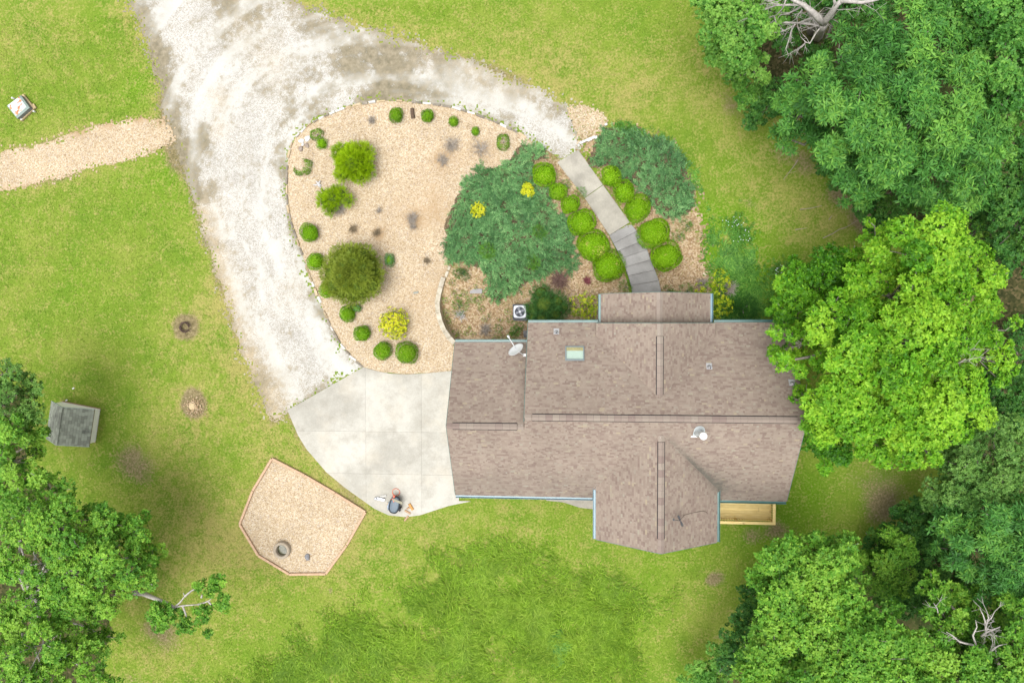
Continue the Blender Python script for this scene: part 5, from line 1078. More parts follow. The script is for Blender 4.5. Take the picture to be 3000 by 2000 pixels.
yellow('straggly yellow-green shrub squeezed against the left side of the porch roof', 1713, 895, 40, 1.4, YG, 26, None, 0, .10, .05, [(-25, -15, .9, 20), (5, -20, 1, 22), (25, -10, 1.1, 22), (30, 20, 1.1, 22), (-5, 15, .9, 24), (-30, 15, .8, 16), (10, 40, .9, 22)], 'straggly_shrub')
yellow('loose yellow-green shrub beyond the right end of the porch roof', 2108, 850, 50, 1.4, YG, 24, None, .05, .10, .05, [(0, -40, 1, 26), (-30, -8, .9, 22), (12, -20, 1, 22), (-5, 15, 1, 26), (15, 40, .9, 26), (5, 65, .9, 24), (-60, -5, .6, 16)], 'straggly_shrub')
fluffy('dark green yew between the cooling unit and the straggly shrub', [(1595, 890, 1.0, 42), (1565, 905, .7, 28), (1630, 885, .9, 32), (1585, 860, .7, 32), (1625, 920, .9, 32), (1650, 900, .8, 24), (1560, 930, .6, 20), (1590, 930, .9, 28)], YEW, 'yew_shrub', 'shrub', .20, .045, 110, 4, up=.4)
fluffy('dim blue-green spiky plant against the eaves right of the porch', [(2178, 918, .5, 36), (2190, 895, .4, 24), (2160, 900, .4, 22)], DARK, 'spiky_plant', 'plant', .3, .025, 60, 4, up=.3, tb=-.1)
fluffy('small dark green shrub at the top of the sunken bed', [(1350, 802, .35, 17), (1340, 800, .3, 13), (1362, 810, .3, 12), (1362, 790, .3, 10)], YEW, 'small_shrub', 'shrub', .13, .05, 220, 3, tb=.12)
fluffy('bright green bushy weed in the corner beside the satellite dish', [(1510, 970, .4, 16), (1500, 985, .35, 14), (1520, 958, .3, 12)], BROD, 'bushy_weed', 'plant', .14, .06, 220, 3, tb=.05)
# ---- juniper carpets
JLIT = gravel_mat('needle_litter', [(.0, (.06, .045, .028)), (.5, (.12, .085, .052)), (1, (.20, .145, .09))], 16, (.08, .05, .03), (.06, .09, .03))
def carpet(label, poly_px, dens, holes, m=JUN, L=(.20, .40), seed=5):
    pl = PX(poly_px); lo, hi = pl.min(0), pl.max(0); n = int(dens * (hi - lo).prod()); x = rng.uniform(lo[0], hi[0], n); y = rng.uniform(lo[1], hi[1], n)
    s = sdf(x, y, pl) + (fbm(x, y, 1.2, seed, 3) - .5) * .7; k = s > 0
    hv = blobs(x, y, holes) + (fbm(x, y, 1.6, seed + 9, 4) - .5) * .6; k &= hv < .48; x, y, s, hv = x[k], y[k], s[k], hv[k]; n = len(x)
    flow = fbm(x, y, .35, seed + 3, 2) * 9; th = flow + rng.normal(0, .9, n)
    z = hgt(x, y) + .10 + .30 * sstep(0, .7, s) * fbm(x, y, 1.1, seed + 5, 3) + rng.uniform(0, .10, n)
    d = unit(np.stack([np.cos(th), np.sin(th), rng.uniform(.0, .55, n)], 1)); nn = unit(np.array([0, 0, 1.0]) + jit(n, .3))
    v, t = sprays(np.stack([x, y, z], 1), d, nn, 3, rng.uniform(L[0], L[1], n), .062, np.clip(.42 + (fbm(x, y, .9, seed + 2, 3) - .5) * .7 + rng.normal(0, .2, n) - .3 * np.clip(hv, 0, 1), 0, 1), .1, .5)
    sheet('juniper_litter', poly_px, .036, JLIT, .1, .5, .9, seed, {'dirt': lambda x, y, s: np.full(len(x), .3)}, label='brown shed needles below the juniper')
    o = leaf_obj('juniper_carpet', v, t, m); tag(o, label, 'ground cover', None, 'stuff'); return o
JL = [(640, 452), (700, 430), (770, 450), (840, 470), (862, 530), (765, 560), (720, 650), (780, 720), (860, 725), (880, 820), (960, 905), (1000, 965), (1020, 1050), (1050, 1180), (1070, 1260), (1030, 1320), (930, 1290), (830, 1310), (700, 1380), (620, 1445), (560, 1500), (520, 1540), (430, 1480), (420, 1400), (400, 1300), (330, 1230), (230, 1220), (150, 1270), (135, 1150), (150, 1000), (190, 880), (240, 770), (300, 680), (380, 610), (500, 590), (570, 540), (650, 490)]
JR = [(1235, 310), (1320, 290), (1440, 300), (1560, 370), (1650, 400), (1750, 450), (1830, 540), (1872, 640), (1892, 740), (1870, 860), (1830, 935), (1700, 940), (1650, 900), (1580, 830), (1520, 760), (1470, 700), (1380, 650), (1270, 570), (1200, 600), (1150, 540), (1200, 480), (1195, 420), (1240, 370)]
HL = [(*zb(460, 830), 11, .8), (*zb(575, 850), 11, .8), (*zb(600, 915), 6, .7), (*zb(700, 650), 9, .6), (*zb(310, 990), 8, .7), (*zb(840, 960), 10, .7), (*zb(950, 1000), 8, .7), (*zb(480, 1090), 7, .6), (*zb(850, 1090), 6, .7), (*zb(820, 1220), 9, .6), (*zb(960, 1230), 8, .6), (*zb(560, 1330), 7, .6), (*zb(770, 480), 8, .5)]
HR = [(*zb(1390, 390), 9, .8), (*zb(1410, 440), 9, .8), (*zb(1500, 490), 11, .8), (*zb(1350, 510), 9, .7), (*zb(1400, 550), 11, .9), (*zb(1520, 590), 12, .9), (*zb(1620, 600), 12, .9), (*zb(1650, 660), 10, .9), (*zb(1490, 690), 10, .9), (*zb(1580, 740), 10, .8), (*zb(1500, 640), 8, .8), (*zb(1720, 520), 7, .6), (*zb(1690, 800), 7, .6)]
carpet('blue-green juniper carpet covering the slope left of the walk', [zb(*q) for q in JL], 135, HL)
carpet('blue-green juniper carpet with brown gaps right of the walk', [zb(*q) for q in JR], 120, HR, seed=15)
for nm, q, kk in (('bright green weed clump growing through the left juniper, left one', zb(430, 1165), 24), ('bright green weed clump growing through the left juniper, right one', zb(745, 1240), 22), ('pale green fern-like weed in the middle of the left juniper', zb(790, 1030), 18)):
    fluffy(nm, [(q[0], q[1], .38, kk), (q[0] + 8, q[1] + 10, .34, kk * .7)], BROD, 'weed_clump', 'weed', .16, .06, 150, 3, tb=.1, squash=.5)

# ---- grass blades
GRASS = leaf_mat('tall_grass', (.105, .215, .008), (.190, .335, .018), (.34, .48, .058), .34)
def blades(name, label, poly_px, dens, L, W, m, lean=1.0, seed=1, core=None, edge=1.2, tb=0.0, attrs=None, kind='stuff', excl=None):
    pl = PX(poly_px); lo, hi = pl.min(0), pl.max(0); n = int(dens * (hi - lo).prod()); x = rng.uniform(lo[0], hi[0], n); y = rng.uniform(lo[1], hi[1], n)
    s = sdf(x, y, pl) + (fbm(x, y, .5, seed, 4) - .5) * (1.6 if edge < 2 else 3.0); clump = fbm(x, y, .8, seed + 3, 4)
    pr = sstep(0, edge, s) * (sstep(.25, .62, clump) if edge > 2 else sstep(.18, .45, clump)); k = rng.random(n) < pr
    if excl is not None: k &= excl(x, y)
    x, y, s, clump = x[k], y[k], s[k], clump[k]; n = len(x); z = hgt(x, y)
    fl = fbm(x, y, .45, seed + 6, 3) * 14; th = fl + rng.normal(0, .75, n); l = rng.uniform(L[0], L[1], n) * (.55 + .45 * sstep(0, edge * 2, s)); el = rng.uniform(.15, .85, n)
    d1 = unit(np.stack([np.cos(th), np.sin(th), .35 + el], 1)); d2 = unit(np.stack([np.cos(th + .3), np.sin(th + .3), el * .5 - .25], 1)); sd = np.stack([-np.sin(th), np.cos(th), 0 * th], 1)
    b0 = np.stack([x, y, z], 1); p1 = b0 + d1 * (l * .5)[:, None]; p2 = p1 + d2 * (l * .5)[:, None]; p2[:, 2] = np.maximum(p2[:, 2], z + .02); w_ = (W * rng.uniform(.7, 1.3, n))[:, None]
    V = np.stack([b0 - sd * w_ * .35, b0 + sd * w_ * .35, p1 + sd * w_ * .5, p1 - sd * w_ * .5, p2 + sd * w_ * .08, p2 - sd * w_ * .08], 1).reshape(-1, 3)
    i = np.arange(n)[:, None] * 6; Q = np.concatenate([i + np.array([[0, 1, 2, 3]]), i + np.array([[3, 2, 4, 5]])], 0)
    t = np.clip(.42 + tb + (fbm(x, y, .35, seed + 8, 4) - .5) * .9 + rng.normal(0, .27, n), 0, 1)
    o = mesh_np(name, V, Q, m, attrs={'tint': ('FACE', np.concatenate([t, t]))}); return tag(o, label, 'grass', None, kind)
TALL = [(640, 1960), (780, 1900), (960, 1770), (1090, 1700), (1230, 1620), (1330, 1570), (1470, 1548), (1620, 1560), (1740, 1600), (1850, 1640), (1960, 1680), (2010, 1720), (1960, 1820), (1940, 1930), (1900, 2080), (560, 2080)]
blades('tall_grass', 'tall uncut grass flopping over behind the house', TALL, 560, (.22, .66), .030, GRASS, seed=21, edge=2.3, tb=-.04)
blades('tall_grass', 'bright lush clump of tall grass behind the house', [(1590, 1850), (1640, 1800), (1690, 1830), (1680, 1900), (1640, 1950), (1600, 1930)], 420, (.3, .7), .036, BROD, seed=31, edge=.4, tb=.25)
WEEDP = [(2050, 600), (2120, 640), (2170, 680), (2230, 760), (2290, 850), (2330, 930), (2300, 960), (2100, 960), (2095, 800), (2070, 700)]
blades('weedy_grass', 'rough weedy grass between the chip bed and the lawn', WEEDP, 620, (.18, .5), .040, BROD, seed=41, edge=1.0, tb=.05)
blades('weedy_grass', 'rough grass hugging the far edge of the right juniper carpet', [(1800, 350), (1880, 380), (1960, 420), (2030, 480), (2080, 580), (2100, 680), (2060, 660), (2040, 560), (1990, 470), (1920, 420), (1800, 375)], 420, (.15, .4), .036, BROD, seed=51, edge=.3, tb=.02)
NOGRASS = [PX(q) for q in (DRV, BED, APR, PADP)] 
def lawn_ok(x, y):
    k = np.ones(np.shape(x), bool)
    for q in NOGRASS: k &= sdf(x, y, q) < .05
    bare = np.clip(blobs(x, y, BARE), 0, 1); k &= rng.random(np.shape(x)) > bare * 1.1
    k &= ~((x > xL + .2) & (x < xR - .2) & (y > yR + .2) & (y < yF)); return k
# short mown blades share the lawn's own colours
def lawn_blades(n):
    lo = P(-60, 2060); hi = P(3060, -60); x = rng.uniform(lo[0], hi[0], n); y = rng.uniform(lo[1], hi[1], n)
    wd = np.zeros(n, bool)
    for wp in WOODS: wd |= sdf(x, y, PX(wp)) > .6
    path = PX([(0, 440), (115, 425), (268, 371), (421, 346), (513, 413), (383, 467), (268, 497), (172, 524), (0, 557)])
    k = lawn_ok(x, y) & ~wd & (sdf(x, y, path) < .05); x, y = x[k], y[k]; n = len(x); z = hgt(x, y) - .003
    th = rng.uniform(0, 6.28, n); l = rng.uniform(.05, .13, n); d = np.stack([np.cos(th), np.sin(th), rng.uniform(.3, 1.1, n)], 1); d = unit(d); c = np.stack([x, y, z], 1)
    nn = unit(np.cross(np.stack([-np.sin(th), np.cos(th), 0 * th], 1), d)) * -1
    V = quads(c, d, nn, l, .026, .4, .15); a, b, c_ = lawn_attrs(x, y); q = np.arange(n * 4).reshape(n, 4)
    o = mesh_np('lawn_grass', V, q, LAWN, attrs={'tint': ('FACE', np.clip(rng.normal(.5, .2, n), 0, 1)), 'dry': ('FACE', a), 'lush': ('FACE', b), 'bare': ('FACE', c_)}); tag(o, 'short mown grass blades of the lawn', 'grass', None, 'stuff')
lawn_blades(230000)
# =================================================================== SMALLER THINGS
# ---- curved retaining wall of pale stone
STONE = []
def stonemat(name, a, b_, c):
    m, nt, b = new_mat(name, .9, .2); p = pos(nt); n1 = noise(nt, p, 5, 5, .65); t = attr(nt, 'tint')
    cc = ramp(nt, n1, [(.3, a), (.5, b_), (.7, c)]); cc = mix(nt, 1.0, cc, ramp(nt, t, [(0, .78), (1, 1.2)]), 'MULTIPLY'); setc(nt, b, cc); bump(nt, b, n1, .4, .02); return m
LIME = stonemat('pale_limestone', (.26, .23, .17), (.39, .35, .275), (.45, .42, .35)); LIMEF = stonemat('tan_limestone', (.24, .18, .11), (.35, .28, .18), (.42, .35, .25))
wl = thing('retaining_wall', 'curved low wall of pale stone holding back the gravel island', 'wall', (*P(1285, 900, 0), 0))
WO = np.array(wl.location)
def along(pts, step, fn):
    pts = [np.array(p) for p in pts]; seg = [np.linalg.norm(pts[i + 1] - pts[i]) for i in range(len(pts) - 1)]; tot = sum(seg); s = 0; i = 0; k = 0
    while s < tot - .08:
        l = step(k); m_ = min(s + l / 2, tot); acc = 0
        for j, g in enumerate(seg):
            if acc + g >= m_ or j == len(seg) - 1:
                t = (m_ - acc) / g; c = pts[j] * (1 - t) + pts[j + 1] * t; d = (pts[j + 1] - pts[j]) / g; break
            acc += g
        fn(c, math.atan2(d[1], d[0]), min(l, tot - s), k); s += l; k += 1
def smooth_poly(p, n=2):
    p = [np.array(q, float) for q in p]
    for _ in range(n):
        r = [p[0]]
        for a, b in zip(p[:-1], p[1:]): r += [a * .75 + b * .25, a * .25 + b * .75]
        p = r + [p[-1]]
    return p
wr = random.Random(2)
WC = smooth_poly([P(a, b, .15) for a, b in ((1299, 812), (1289, 846), (1281, 880), (1283, 917), (1294, 955), (1314, 987), (1338, 1012))])
def cap(c, a, l, k): MB().box((c[0] - WO[0], c[1] - WO[1], .12), (l - .012, .25, .07 + wr.uniform(0, .012)), a, wr.uniform(.3, .8)).build('cap_stone', LIME, wl, bevel=.012)
along(WC, lambda k: wr.uniform(.38, .55), cap)
for co in range(5):
    zc_ = .085 - .215 * (co + .5)
    def blk(c, a, l, k): 
        nx_, ny_ = -math.sin(a), math.cos(a); o = .005 + wr.uniform(-.012, .012) + .018 * co
        MB().box((c[0] + nx_ * o - WO[0], c[1] + ny_ * o - WO[1], zc_), (l - .014, .20, .205), a, wr.uniform(.2, .8)).build('stone', LIMEF, wl, bevel=.012)
    along(WC, lambda k: wr.uniform(.3, .5), blk)
along([P(1306, 812, 0), P(1310, 800, 0), P(1317, 782, 0)], lambda k: .34, lambda c, a, l, k: MB().box((c[0] - WO[0], c[1] - WO[1], -.02), (l - .02, .15, .22), a, .6).build('stone', LIME, wl, bevel=.015))

# ---- stone edging round the island
edg = thing('stone_edging', 'row of weathered edging stones round the gravel island', 'edging', (*P(845, 560), 0)); EO = np.array(edg.location)
er = random.Random(6); EM = [stonemat('edging_grey', (.13, .115, .09), (.21, .185, .15), (.29, .26, .21)), stonemat('edging_tan', (.26, .19, .11), (.36, .28, .18), (.44, .36, .26)), stonemat('edging_white', (.40, .38, .34), (.50, .48, .45), (.56, .55, .52))]
def estone(c, a, l, k):
    if er.random() < .10: return
    z = float(hgt(*c)); w_ = er.uniform(.08, .13); h_ = er.uniform(.08, .14); m = EM[er.choices((0, 1, 2), (.5, .36, .14))[0]]
    mb = MB(); mb.box((c[0] - EO[0], c[1] - EO[1], z + h_ / 2 - .02), (l * er.uniform(.75, .96), w_, h_), a + er.gauss(0, .05), er.random())
    mb.v = [(x + er.gauss(0, .012), y + er.gauss(0, .012), z_ + er.gauss(0, .008)) for x, y, z_ in mb.v]; mb.build('stone', m, edg, bevel=.012)
along(smooth_poly(PX(ISL[:-2]), 1), lambda k: er.uniform(.28, .58), estone)
row = thing('stone_row', 'short row of white stones beside the top of the walk', 'edging', (*P(1720, 420), 0)); RO = np.array(row.location)
for a, b, l, w_, r_, t in ((1695, 427, .10, .12, .5, .3), (1706, 418, .30, .13, .42, .8), (1717, 413, .14, .12, .4, .3), (1727, 410, .26, .17, .42, .95), (1739, 404, .2, .15, .35, .7), (1746, 404, .14, .16, .2, .5)):
    q = P(a, b); MB().box((q[0] - RO[0], q[1] - RO[1], .07), (l, w_, .17), r_, t).build('stone', EM[2], row, bevel=.02)
mb = MB(); q = P(1775, 366); mb.box((0, 0, .06), (.16, .12, .13), .4, .8); o = mb.build('white_stone', EM[2], None, bevel=.03, origin=None); o.location = (*q, 0); tag(o, 'single white stone at the tip of the right juniper carpet', 'stone')

# ---- timber edging of the gravel pad
TIM = flat('brown_landscape_timber', (.42, .285, .19), .85, .2, 0, .22, 9)
tb = thing('timber_edging', 'brown landscape timbers framing the tan gravel pad', 'edging', (*P(890, 1520), 0)); TO = np.array(tb.location)
ze = lambda x, y: (650 + .4146 * x, 1050 + .4146 * y)
TP = [(358, 704), (588, 822), (805, 948), (1018, 1080), (886, 1312), (738, 1516), (480, 1519), (262, 1387), (130, 1167), (223, 930)]
for i in range(len(TP)):
    a = np.append(P(*ze(*TP[i])), 0) - TO; b = np.append(P(*ze(*TP[(i + 1) % len(TP)])), 0) - TO; m_ = (a + b) / 2; L = np.linalg.norm(b - a)
    MB().box((m_[0], m_[1], .055 + .006 * (i % 3)), (L - .02, .125, .14), math.atan2(b[1] - a[1], b[0] - a[0]), .5).build('timber', TIM, tb, bevel=.015)
# fire ring
q = P(827, 1610, .15); fr = thing('fire_ring', 'round concrete fire ring with murky water standing in the gravel pad', 'fire pit', (q[0], q[1], .02))
CR = concrete('ring_concrete', (.33, .28, .215), (.25, .205, .15), (.20, .15, .10), (.38, .33, .26))
MB().lathe([(.305, -.02), (.305, .26), (.33, .29), (.43, .29), (.455, .26), (.455, .0)], n=36, cap=False).build('ring', CR, fr, True)
mw, nw, bw = new_mat('murky_water', .12, .5); n_ = noise(nw, pos(nw), 3, 4); setc(nw, bw, ramp(nw, n_, [(.4, (.045, .05, .025)), (.6, (.12, .115, .07))]))
MB().lathe([(.304, .04), (.001, .04)], n=30, cap=False).build('water', mw, fr)
def rocks(name, label, cat, px, py, r, m, seed=1, flatz=.7, group=None):
    g0 = G(px, py); rs = random.Random(seed); bm = bmesh.new(); bmesh.ops.create_icosphere(bm, subdivisions=2, radius=1)
    for v in bm.verts:
        k = 1 + .22 * math.sin(v.co.x * 3.1 + seed) * math.cos(v.co.y * 2.7 + seed * 2) + rs.gauss(0, .06); v.co = Vector((v.co.x * r[0] * k, v.co.y * r[1] * k, max(v.co.z * r[2] * k, -r[2] * .5) + r[2] * .35))
    me = bpy.data.meshes.new(name); bm.to_mesh(me); bm.free(); me.materials.append(m); at = me.attributes.new('tint', 'FLOAT', 'FACE'); at.data.foreach_set('value', np.full(len(me.polygons), .6, np.float32)); o = bpy.data.objects.new(name, me); link(o); o.location = (g0[0], g0[1], g0[2] + .02); o.rotation_euler = (0, 0, rs.uniform(0, 3)); return tag(o, label, cat, group)
GREYR = stonemat('grey_rock', (.12, .12, .13), (.19, .19, .20), (.26, .26, .26)); WROCK = stonemat('white_quartz', (.44, .42, .40), (.56, .55, .54), (.62, .62, .61)); BROCK = stonemat('brown_rock', (.14, .10, .075), (.23, .18, .145), (.33, .29, .26))
rocks('rock', 'small slate grey rock in the gravel pad', 'rock', 902, 1630, (.20, .14, .12), GREYR, 3)
for a, b, r, m, lab, sd in ((884, 414, .15, WROCK, 'white quartz rock leftmost beside the patchy shrub', 1), (902, 407, .17, WROCK, 'larger white quartz rock touching the patchy shrub', 2), (888, 424, .10, WROCK, 'pale rock below the left white one', 5), (882, 437, .16, BROCK, 'brown rock lowest of the rock group', 3), (900, 427, .15, BROCK, 'brown rock below the larger white one', 4)):
    rocks('rock', lab, 'rock', a, b, (r, r * .8, r * .6), m, sd, group='rocks on the left of the island')
# driftwood
def sticks(name, label, cat, px, py, rays, m, rad=.03, group=None):
    g0 = G(px, py); o = thing(name, label, cat, tuple(g0), 0, group); 
    for r_ in rays:
        mb = MB(); L = [np.array([0, 0, .06])] + [np.array([dx_ * mpp(), -dy_ * mpp(), z]) for dx_, dy_, z in r_]; mb.tube(L, list(np.linspace(rad, rad * .35, len(L))), 5); mb.build('branch', m, o, True)
    return o
SILV = flat('silver_driftwood', (.46, .45, .45), .85, .2, 0, .2, 14); GRTW = flat('grey_dead_twigs', (.31, .275, .235), .95, .1, 0, .25, 14); DKTW = flat('brown_dead_twigs', (.22, .175, .115), .95, .1, 0, .25, 14)
sticks('driftwood', 'silver forked piece of driftwood on the island', 'driftwood', 934, 540, [[(-8, 3, .08), (-17, 2, .05)], [(-3, -6, .1), (-7, -7, .12)], [(6, -7, .14), (8, -8, .12)], [(4, 5, .06), (7, 13, .03)], [(0, 8, .05)], [(6, 2, .1), (9, 6, .06)]], SILV, .06)
def logpiece(name, label, cat, px, py, L, r, ang, m, group=None, z=0.0, split=False):
    g0 = G(px, py); o = thing(name, label, cat, (g0[0], g0[1], g0[2] + z), ang, group)
    if split:
        mb = MB(); prof = [(-r, 0), (r, 0), (r * .75, r * .7), (r * .1, r * 1.15), (-r * .8, r * .6)]; mb.extrude(prof, (-L / 2, 0, .0), (0, 1, 0), (0, 0, 1), (L, 0, 0)); mb.build('split_face', m[0], o, bevel=.01)
        mb = MB(); mb.box((0, 0, .0), (L * .98, r * 1.9, .03)); mb.build('bark', m[1], o, bevel=.01)
    else:
        mb = MB(); mb.tube([(-L / 2, 0, r), (0, .01, r * 1.05), (L / 2, 0, r)], [r, r * 1.04, r * .95], 10, cap=False); mb.build('bark', m[1], o, True)
        for s in (-1, 1): mb = MB(); mb.tube([(s * L / 2 * .985, 0, r), (s * L / 2, 0, r)], [r * .93, r * .9], 10); mb.build('end_grain', m[0], o)
    return o
BRK = flat('dark_log_bark', (.10, .07, .05), .95, .1, 0, .4, 12); ENDG = flat('log_end', (.22, .16, .11), .9); SPL = flat('orange_split_wood', (.48, .26, .09), .8, .2, 0, .3, 14); SPP = flat('pale_split_wood', (.38, .25, .155), .8, .2, 0, .3, 14); SPB = flat('split_bark', (.20, .12, .07), .9)
logpiece('log', 'short dark log standing between the two top island shrubs', 'log', 1210, 334, .52, .10, 1.68, (ENDG, BRK))
gw = 'split firewood on the apron'
logpiece('firewood', 'bright orange split log on the apron', 'firewood', 1205, 1483, .38, .085, -1.0, (SPL, SPB), gw, .05, True); logpiece('firewood', 'pale split log below the orange one', 'firewood', 1195, 1498, .36, .06, -.5, (SPP, SPB), gw, .05, True); logpiece('firewood', 'pale split log lying half on the grass at the edge of the apron', 'firewood', 1191, 1517, .34, .055, .9, (SPP, SPB), gw, .04, True)
logpiece('firewood', 'whitish wood chunk beside the orange split log', 'firewood', 1196, 1487, .16, .05, .6, (SPP, SPP), gw, .045, True)
# ---- dead twig clumps on the island and in the bed
dr_ = random.Random(12)
def clump(name, label, px, py, r, n, m, h_=.25, cat='dead shrub', group=None):
    g0 = G(px, py); o = thing(name, label, cat, tuple(g0), 0, group); mb = MB(); R = r * mpp()
    for _ in range(n):
        a = dr_.uniform(0, 6.28); l = R * dr_.uniform(.5, 1.1); e = dr_.uniform(.3, 1) * h_; p1 = np.array([math.cos(a) * l * .5, math.sin(a) * l * .5, e * .7]); p2 = np.array([math.cos(a + dr_.gauss(0, .4)) * l, math.sin(a + dr_.gauss(0, .4)) * l, e])
        mb.tube([(0, 0, 0), p1, p2], [.012, .008, .004], 3, cap=False)
        for _k in range(2): p3 = p1 + np.array([dr_.gauss(0, .12), dr_.gauss(0, .12), dr_.uniform(0, .12)]); mb.tube([p1, p3], [.006, .003], 3, cap=False)
    mb.build('twigs', m, o); return o
gd = 'dead twiggy shrubs on the gravel island'
for lab, a, b, r, n, m in [('small grey dead shrub near the top edge of the island', 1091, 356, 12, 60, GRTW), ('large sprawling grey dead shrub right of the island centre', 1325, 425, 34, 60, GRTW), ('grey dead shrub just below the sprawling one', 1297, 472, 26, 50, GRTW), ('brownish dead shrub near the walk end of the island', 1410, 440, 38, 46, GRTW), ('round grey dead shrub in the middle of the island', 1209, 640, 23, 80, GRTW), ('small grey tuft below the round dead shrub', 1212, 664, 11, 50, GRTW), ('dead grey side of the smaller cypress shrub', 997, 612, 24, 110, GRTW),
        ('thin dark tuft left of the juniper foot', 1252, 765, 12, 50, DKTW), ('brown dead tuft above the olive globe, left', 1036, 672, 15, 50, DKTW), ('brown dead tuft above the olive globe, right', 1105, 682, 16, 50, DKTW), ('tiny grey tuft left of the round dead shrub', 1112, 618, 10, 30, GRTW)]:
    clump('dead_shrub', lab, a, b, r, n, m, .3, group=gd)
clump('dead_shrub', 'silvery dead juniper skeleton in the sunken bed nearest the wall', 1350, 925, 22, 40, SILV, .35, group='dead junipers in the sunken bed'); clump('dead_shrub', 'twisted grey dead juniper in the sunken bed by the garage eave', 1424, 965, 24, 70, GRTW, .3, group='dead junipers in the sunken bed')
clump('dead_shrub', 'reddish twiggy bare shrub at the foot of the left juniper', 1640, 820, 42, 150, flat('purple_brown_twigs', (.16, .10, .085), .95, .1, 0, .3, 14), .5); clump('dead_shrub', 'maroon leaved low plant left of the lowest clipped bush', 1720, 822, 13, 80, flat('maroon_twigs', (.20, .06, .07), .9), .3)
clump('dead_shrub', 'grey bare shrub left of the loose yellow-green shrub', 2055, 832, 22, 80, GRTW, .6); clump('dead_shrub', 'grey leafless twigs behind the loose yellow-green shrub', 2135, 845, 26, 80, GRTW, .7)
fluffy('spiky green tuft growing round the silvery dead juniper', [(1345, 905, .22, 20), (1355, 895, .2, 16), (1338, 890, .16, 14)], BROD, 'grass_tuft', 'plant', .18, .03, 110, 2, up=.6, squash=.5, tb=.1)
gt = 'little green weeds in the sunken bed'
for a, b, r, lab in [(1326, 828, 10, 'little green weed tuft just inside the top end of the curved wall'), (1305, 880, 9, 'little green weed tuft against the middle of the curved wall'), (1308, 915, 10, 'little green weed tuft against the curved wall level with the silvery dead juniper'), (1310, 940, 11, 'little green weed tuft against the curved wall just below the silvery dead juniper'), (1327, 977, 8, 'little green weed tuft in the lower bend of the curved wall, first of the row'), (1343, 975, 7, 'little green second weed tuft from the wall in the row above the garage eave'), (1368, 975, 8, 'little green third weed tuft from the wall in the row above the garage eave'), (1386, 979, 7, 'little green fourth weed tuft from the wall in the row above the garage eave'), (1375, 958, 4, 'little green tiny weed above the row along the garage eave'), (1380, 875, 12, 'little green bright weed tuft up and right of the silvery dead juniper'), (1400, 880, 13, 'little green bright weed tuft right below the grey slab'), (1415, 868, 11, 'little green weed tuft at the lower right corner of the grey slab'), (1360, 862, 11, 'little green weed tuft left of the grey slab'), (1410, 905, 9, 'little green weed tuft in the open middle of the sunken bed'), (1420, 934, 8, 'little green weed tuft straight above the twisted dead juniper'), (1433, 924, 6, 'little green small weed up and right of the twisted dead juniper'), (1487, 912, 8, 'little green weed tuft left of the cooling unit'), (1496, 935, 11, 'little green weed tuft at the lower left corner of the cooling unit'), (1467, 938, 6, 'little green small weed halfway between twisted juniper and cooling unit'), (1395, 841, 6, 'little green small weed just above the grey slab'), (1450, 990, 6, 'little green small weed at the garage eave left of the dish arm'), (1470, 990, 10, 'little green weed tuft at the garage eave nearest the dish arm'), (1460, 962, 13, 'little green weed tuft right beside the twisted dead juniper'), (1330, 860, 9, 'little green upper weed tuft between wall and silvery dead juniper'), (1340, 872, 10, 'little green weed tuft at the top of the silvery dead juniper'), (1440, 880, 8, 'little green weed tuft at the foot of the juniper carpet right of the slab')]:
    fluffy(lab, [(a, b, .10, r)], BROD if r > 8 else OAKG, 'weed_tuft', 'weed', .10, .05, 330, 2, gt, .15, .5, squash=.5)
for lab2, a, b, r in [('leafy weeds at the lower left of the loose yellow-green shrub', 2010, 850, 22), ('bright weed at the top tip of the right juniper', 1832, 372, 18), ('green weeds along the walk edge, middle of left row', 1700, 560, 14), ('green weeds against the walk beside the topmost left bush', 1655, 540, 14), ('low weeds at the foot of the right juniper', 2010, 660, 16), ('green weeds below the right clipped row', 1985, 690, 16), ('weeds beside the last step on the left', 1830, 838, 18), ('weeds beside the last step on the right', 1955, 850, 16)]:
    fluffy(lab2, [(a, b, .15, r), (a + r * .6, b + r * .4, .12, r * .7)], BROD, 'weed_clump', 'weed', .12, .05, 200, 2, None, .08, .5, squash=.5)
WF = leaf_mat('white_petals', (.4, .5, .5), (.6, .68, .68), (.7, .75, .75), .1)
for lab2, a, b, sd in [('blue-white wildflowers, upper patch beside the chip bed', 2148, 654, 1), ('blue-white wildflowers, lower patch beside the chip bed', 2180, 690, 2), ('white wildflowers in the rough grass near the oak', 2275, 790, 3)]:
    g0 = G(a, b); o = thing('wildflowers', lab2, 'flowers', tuple(g0), 0, 'patches of wildflowers'); n = 14; p = np.stack([rng.normal(0, .22, n), rng.normal(0, .18, n), rng.uniform(.25, .4, n)], 1)
    v, t = rosettes(p, unit(np.array([0, 0, 1.0]) + jit(n, .2)), 5, .028, .022, .1, np.full(n, .5)); leaf_obj('petals', v, t, WF, o)['kind'] = 'stuff'
    n = 90; p = np.stack([rng.normal(0, .3, n), rng.normal(0, .3, n), rng.uniform(.08, .25, n)], 1); v, t = rosettes(p, unit(np.array([0, 0, 1.0]) + jit(n, .4)), 5, .11, .04, .3, np.full(n, .5)); leaf_obj('leaves', v, t, BROD, o)

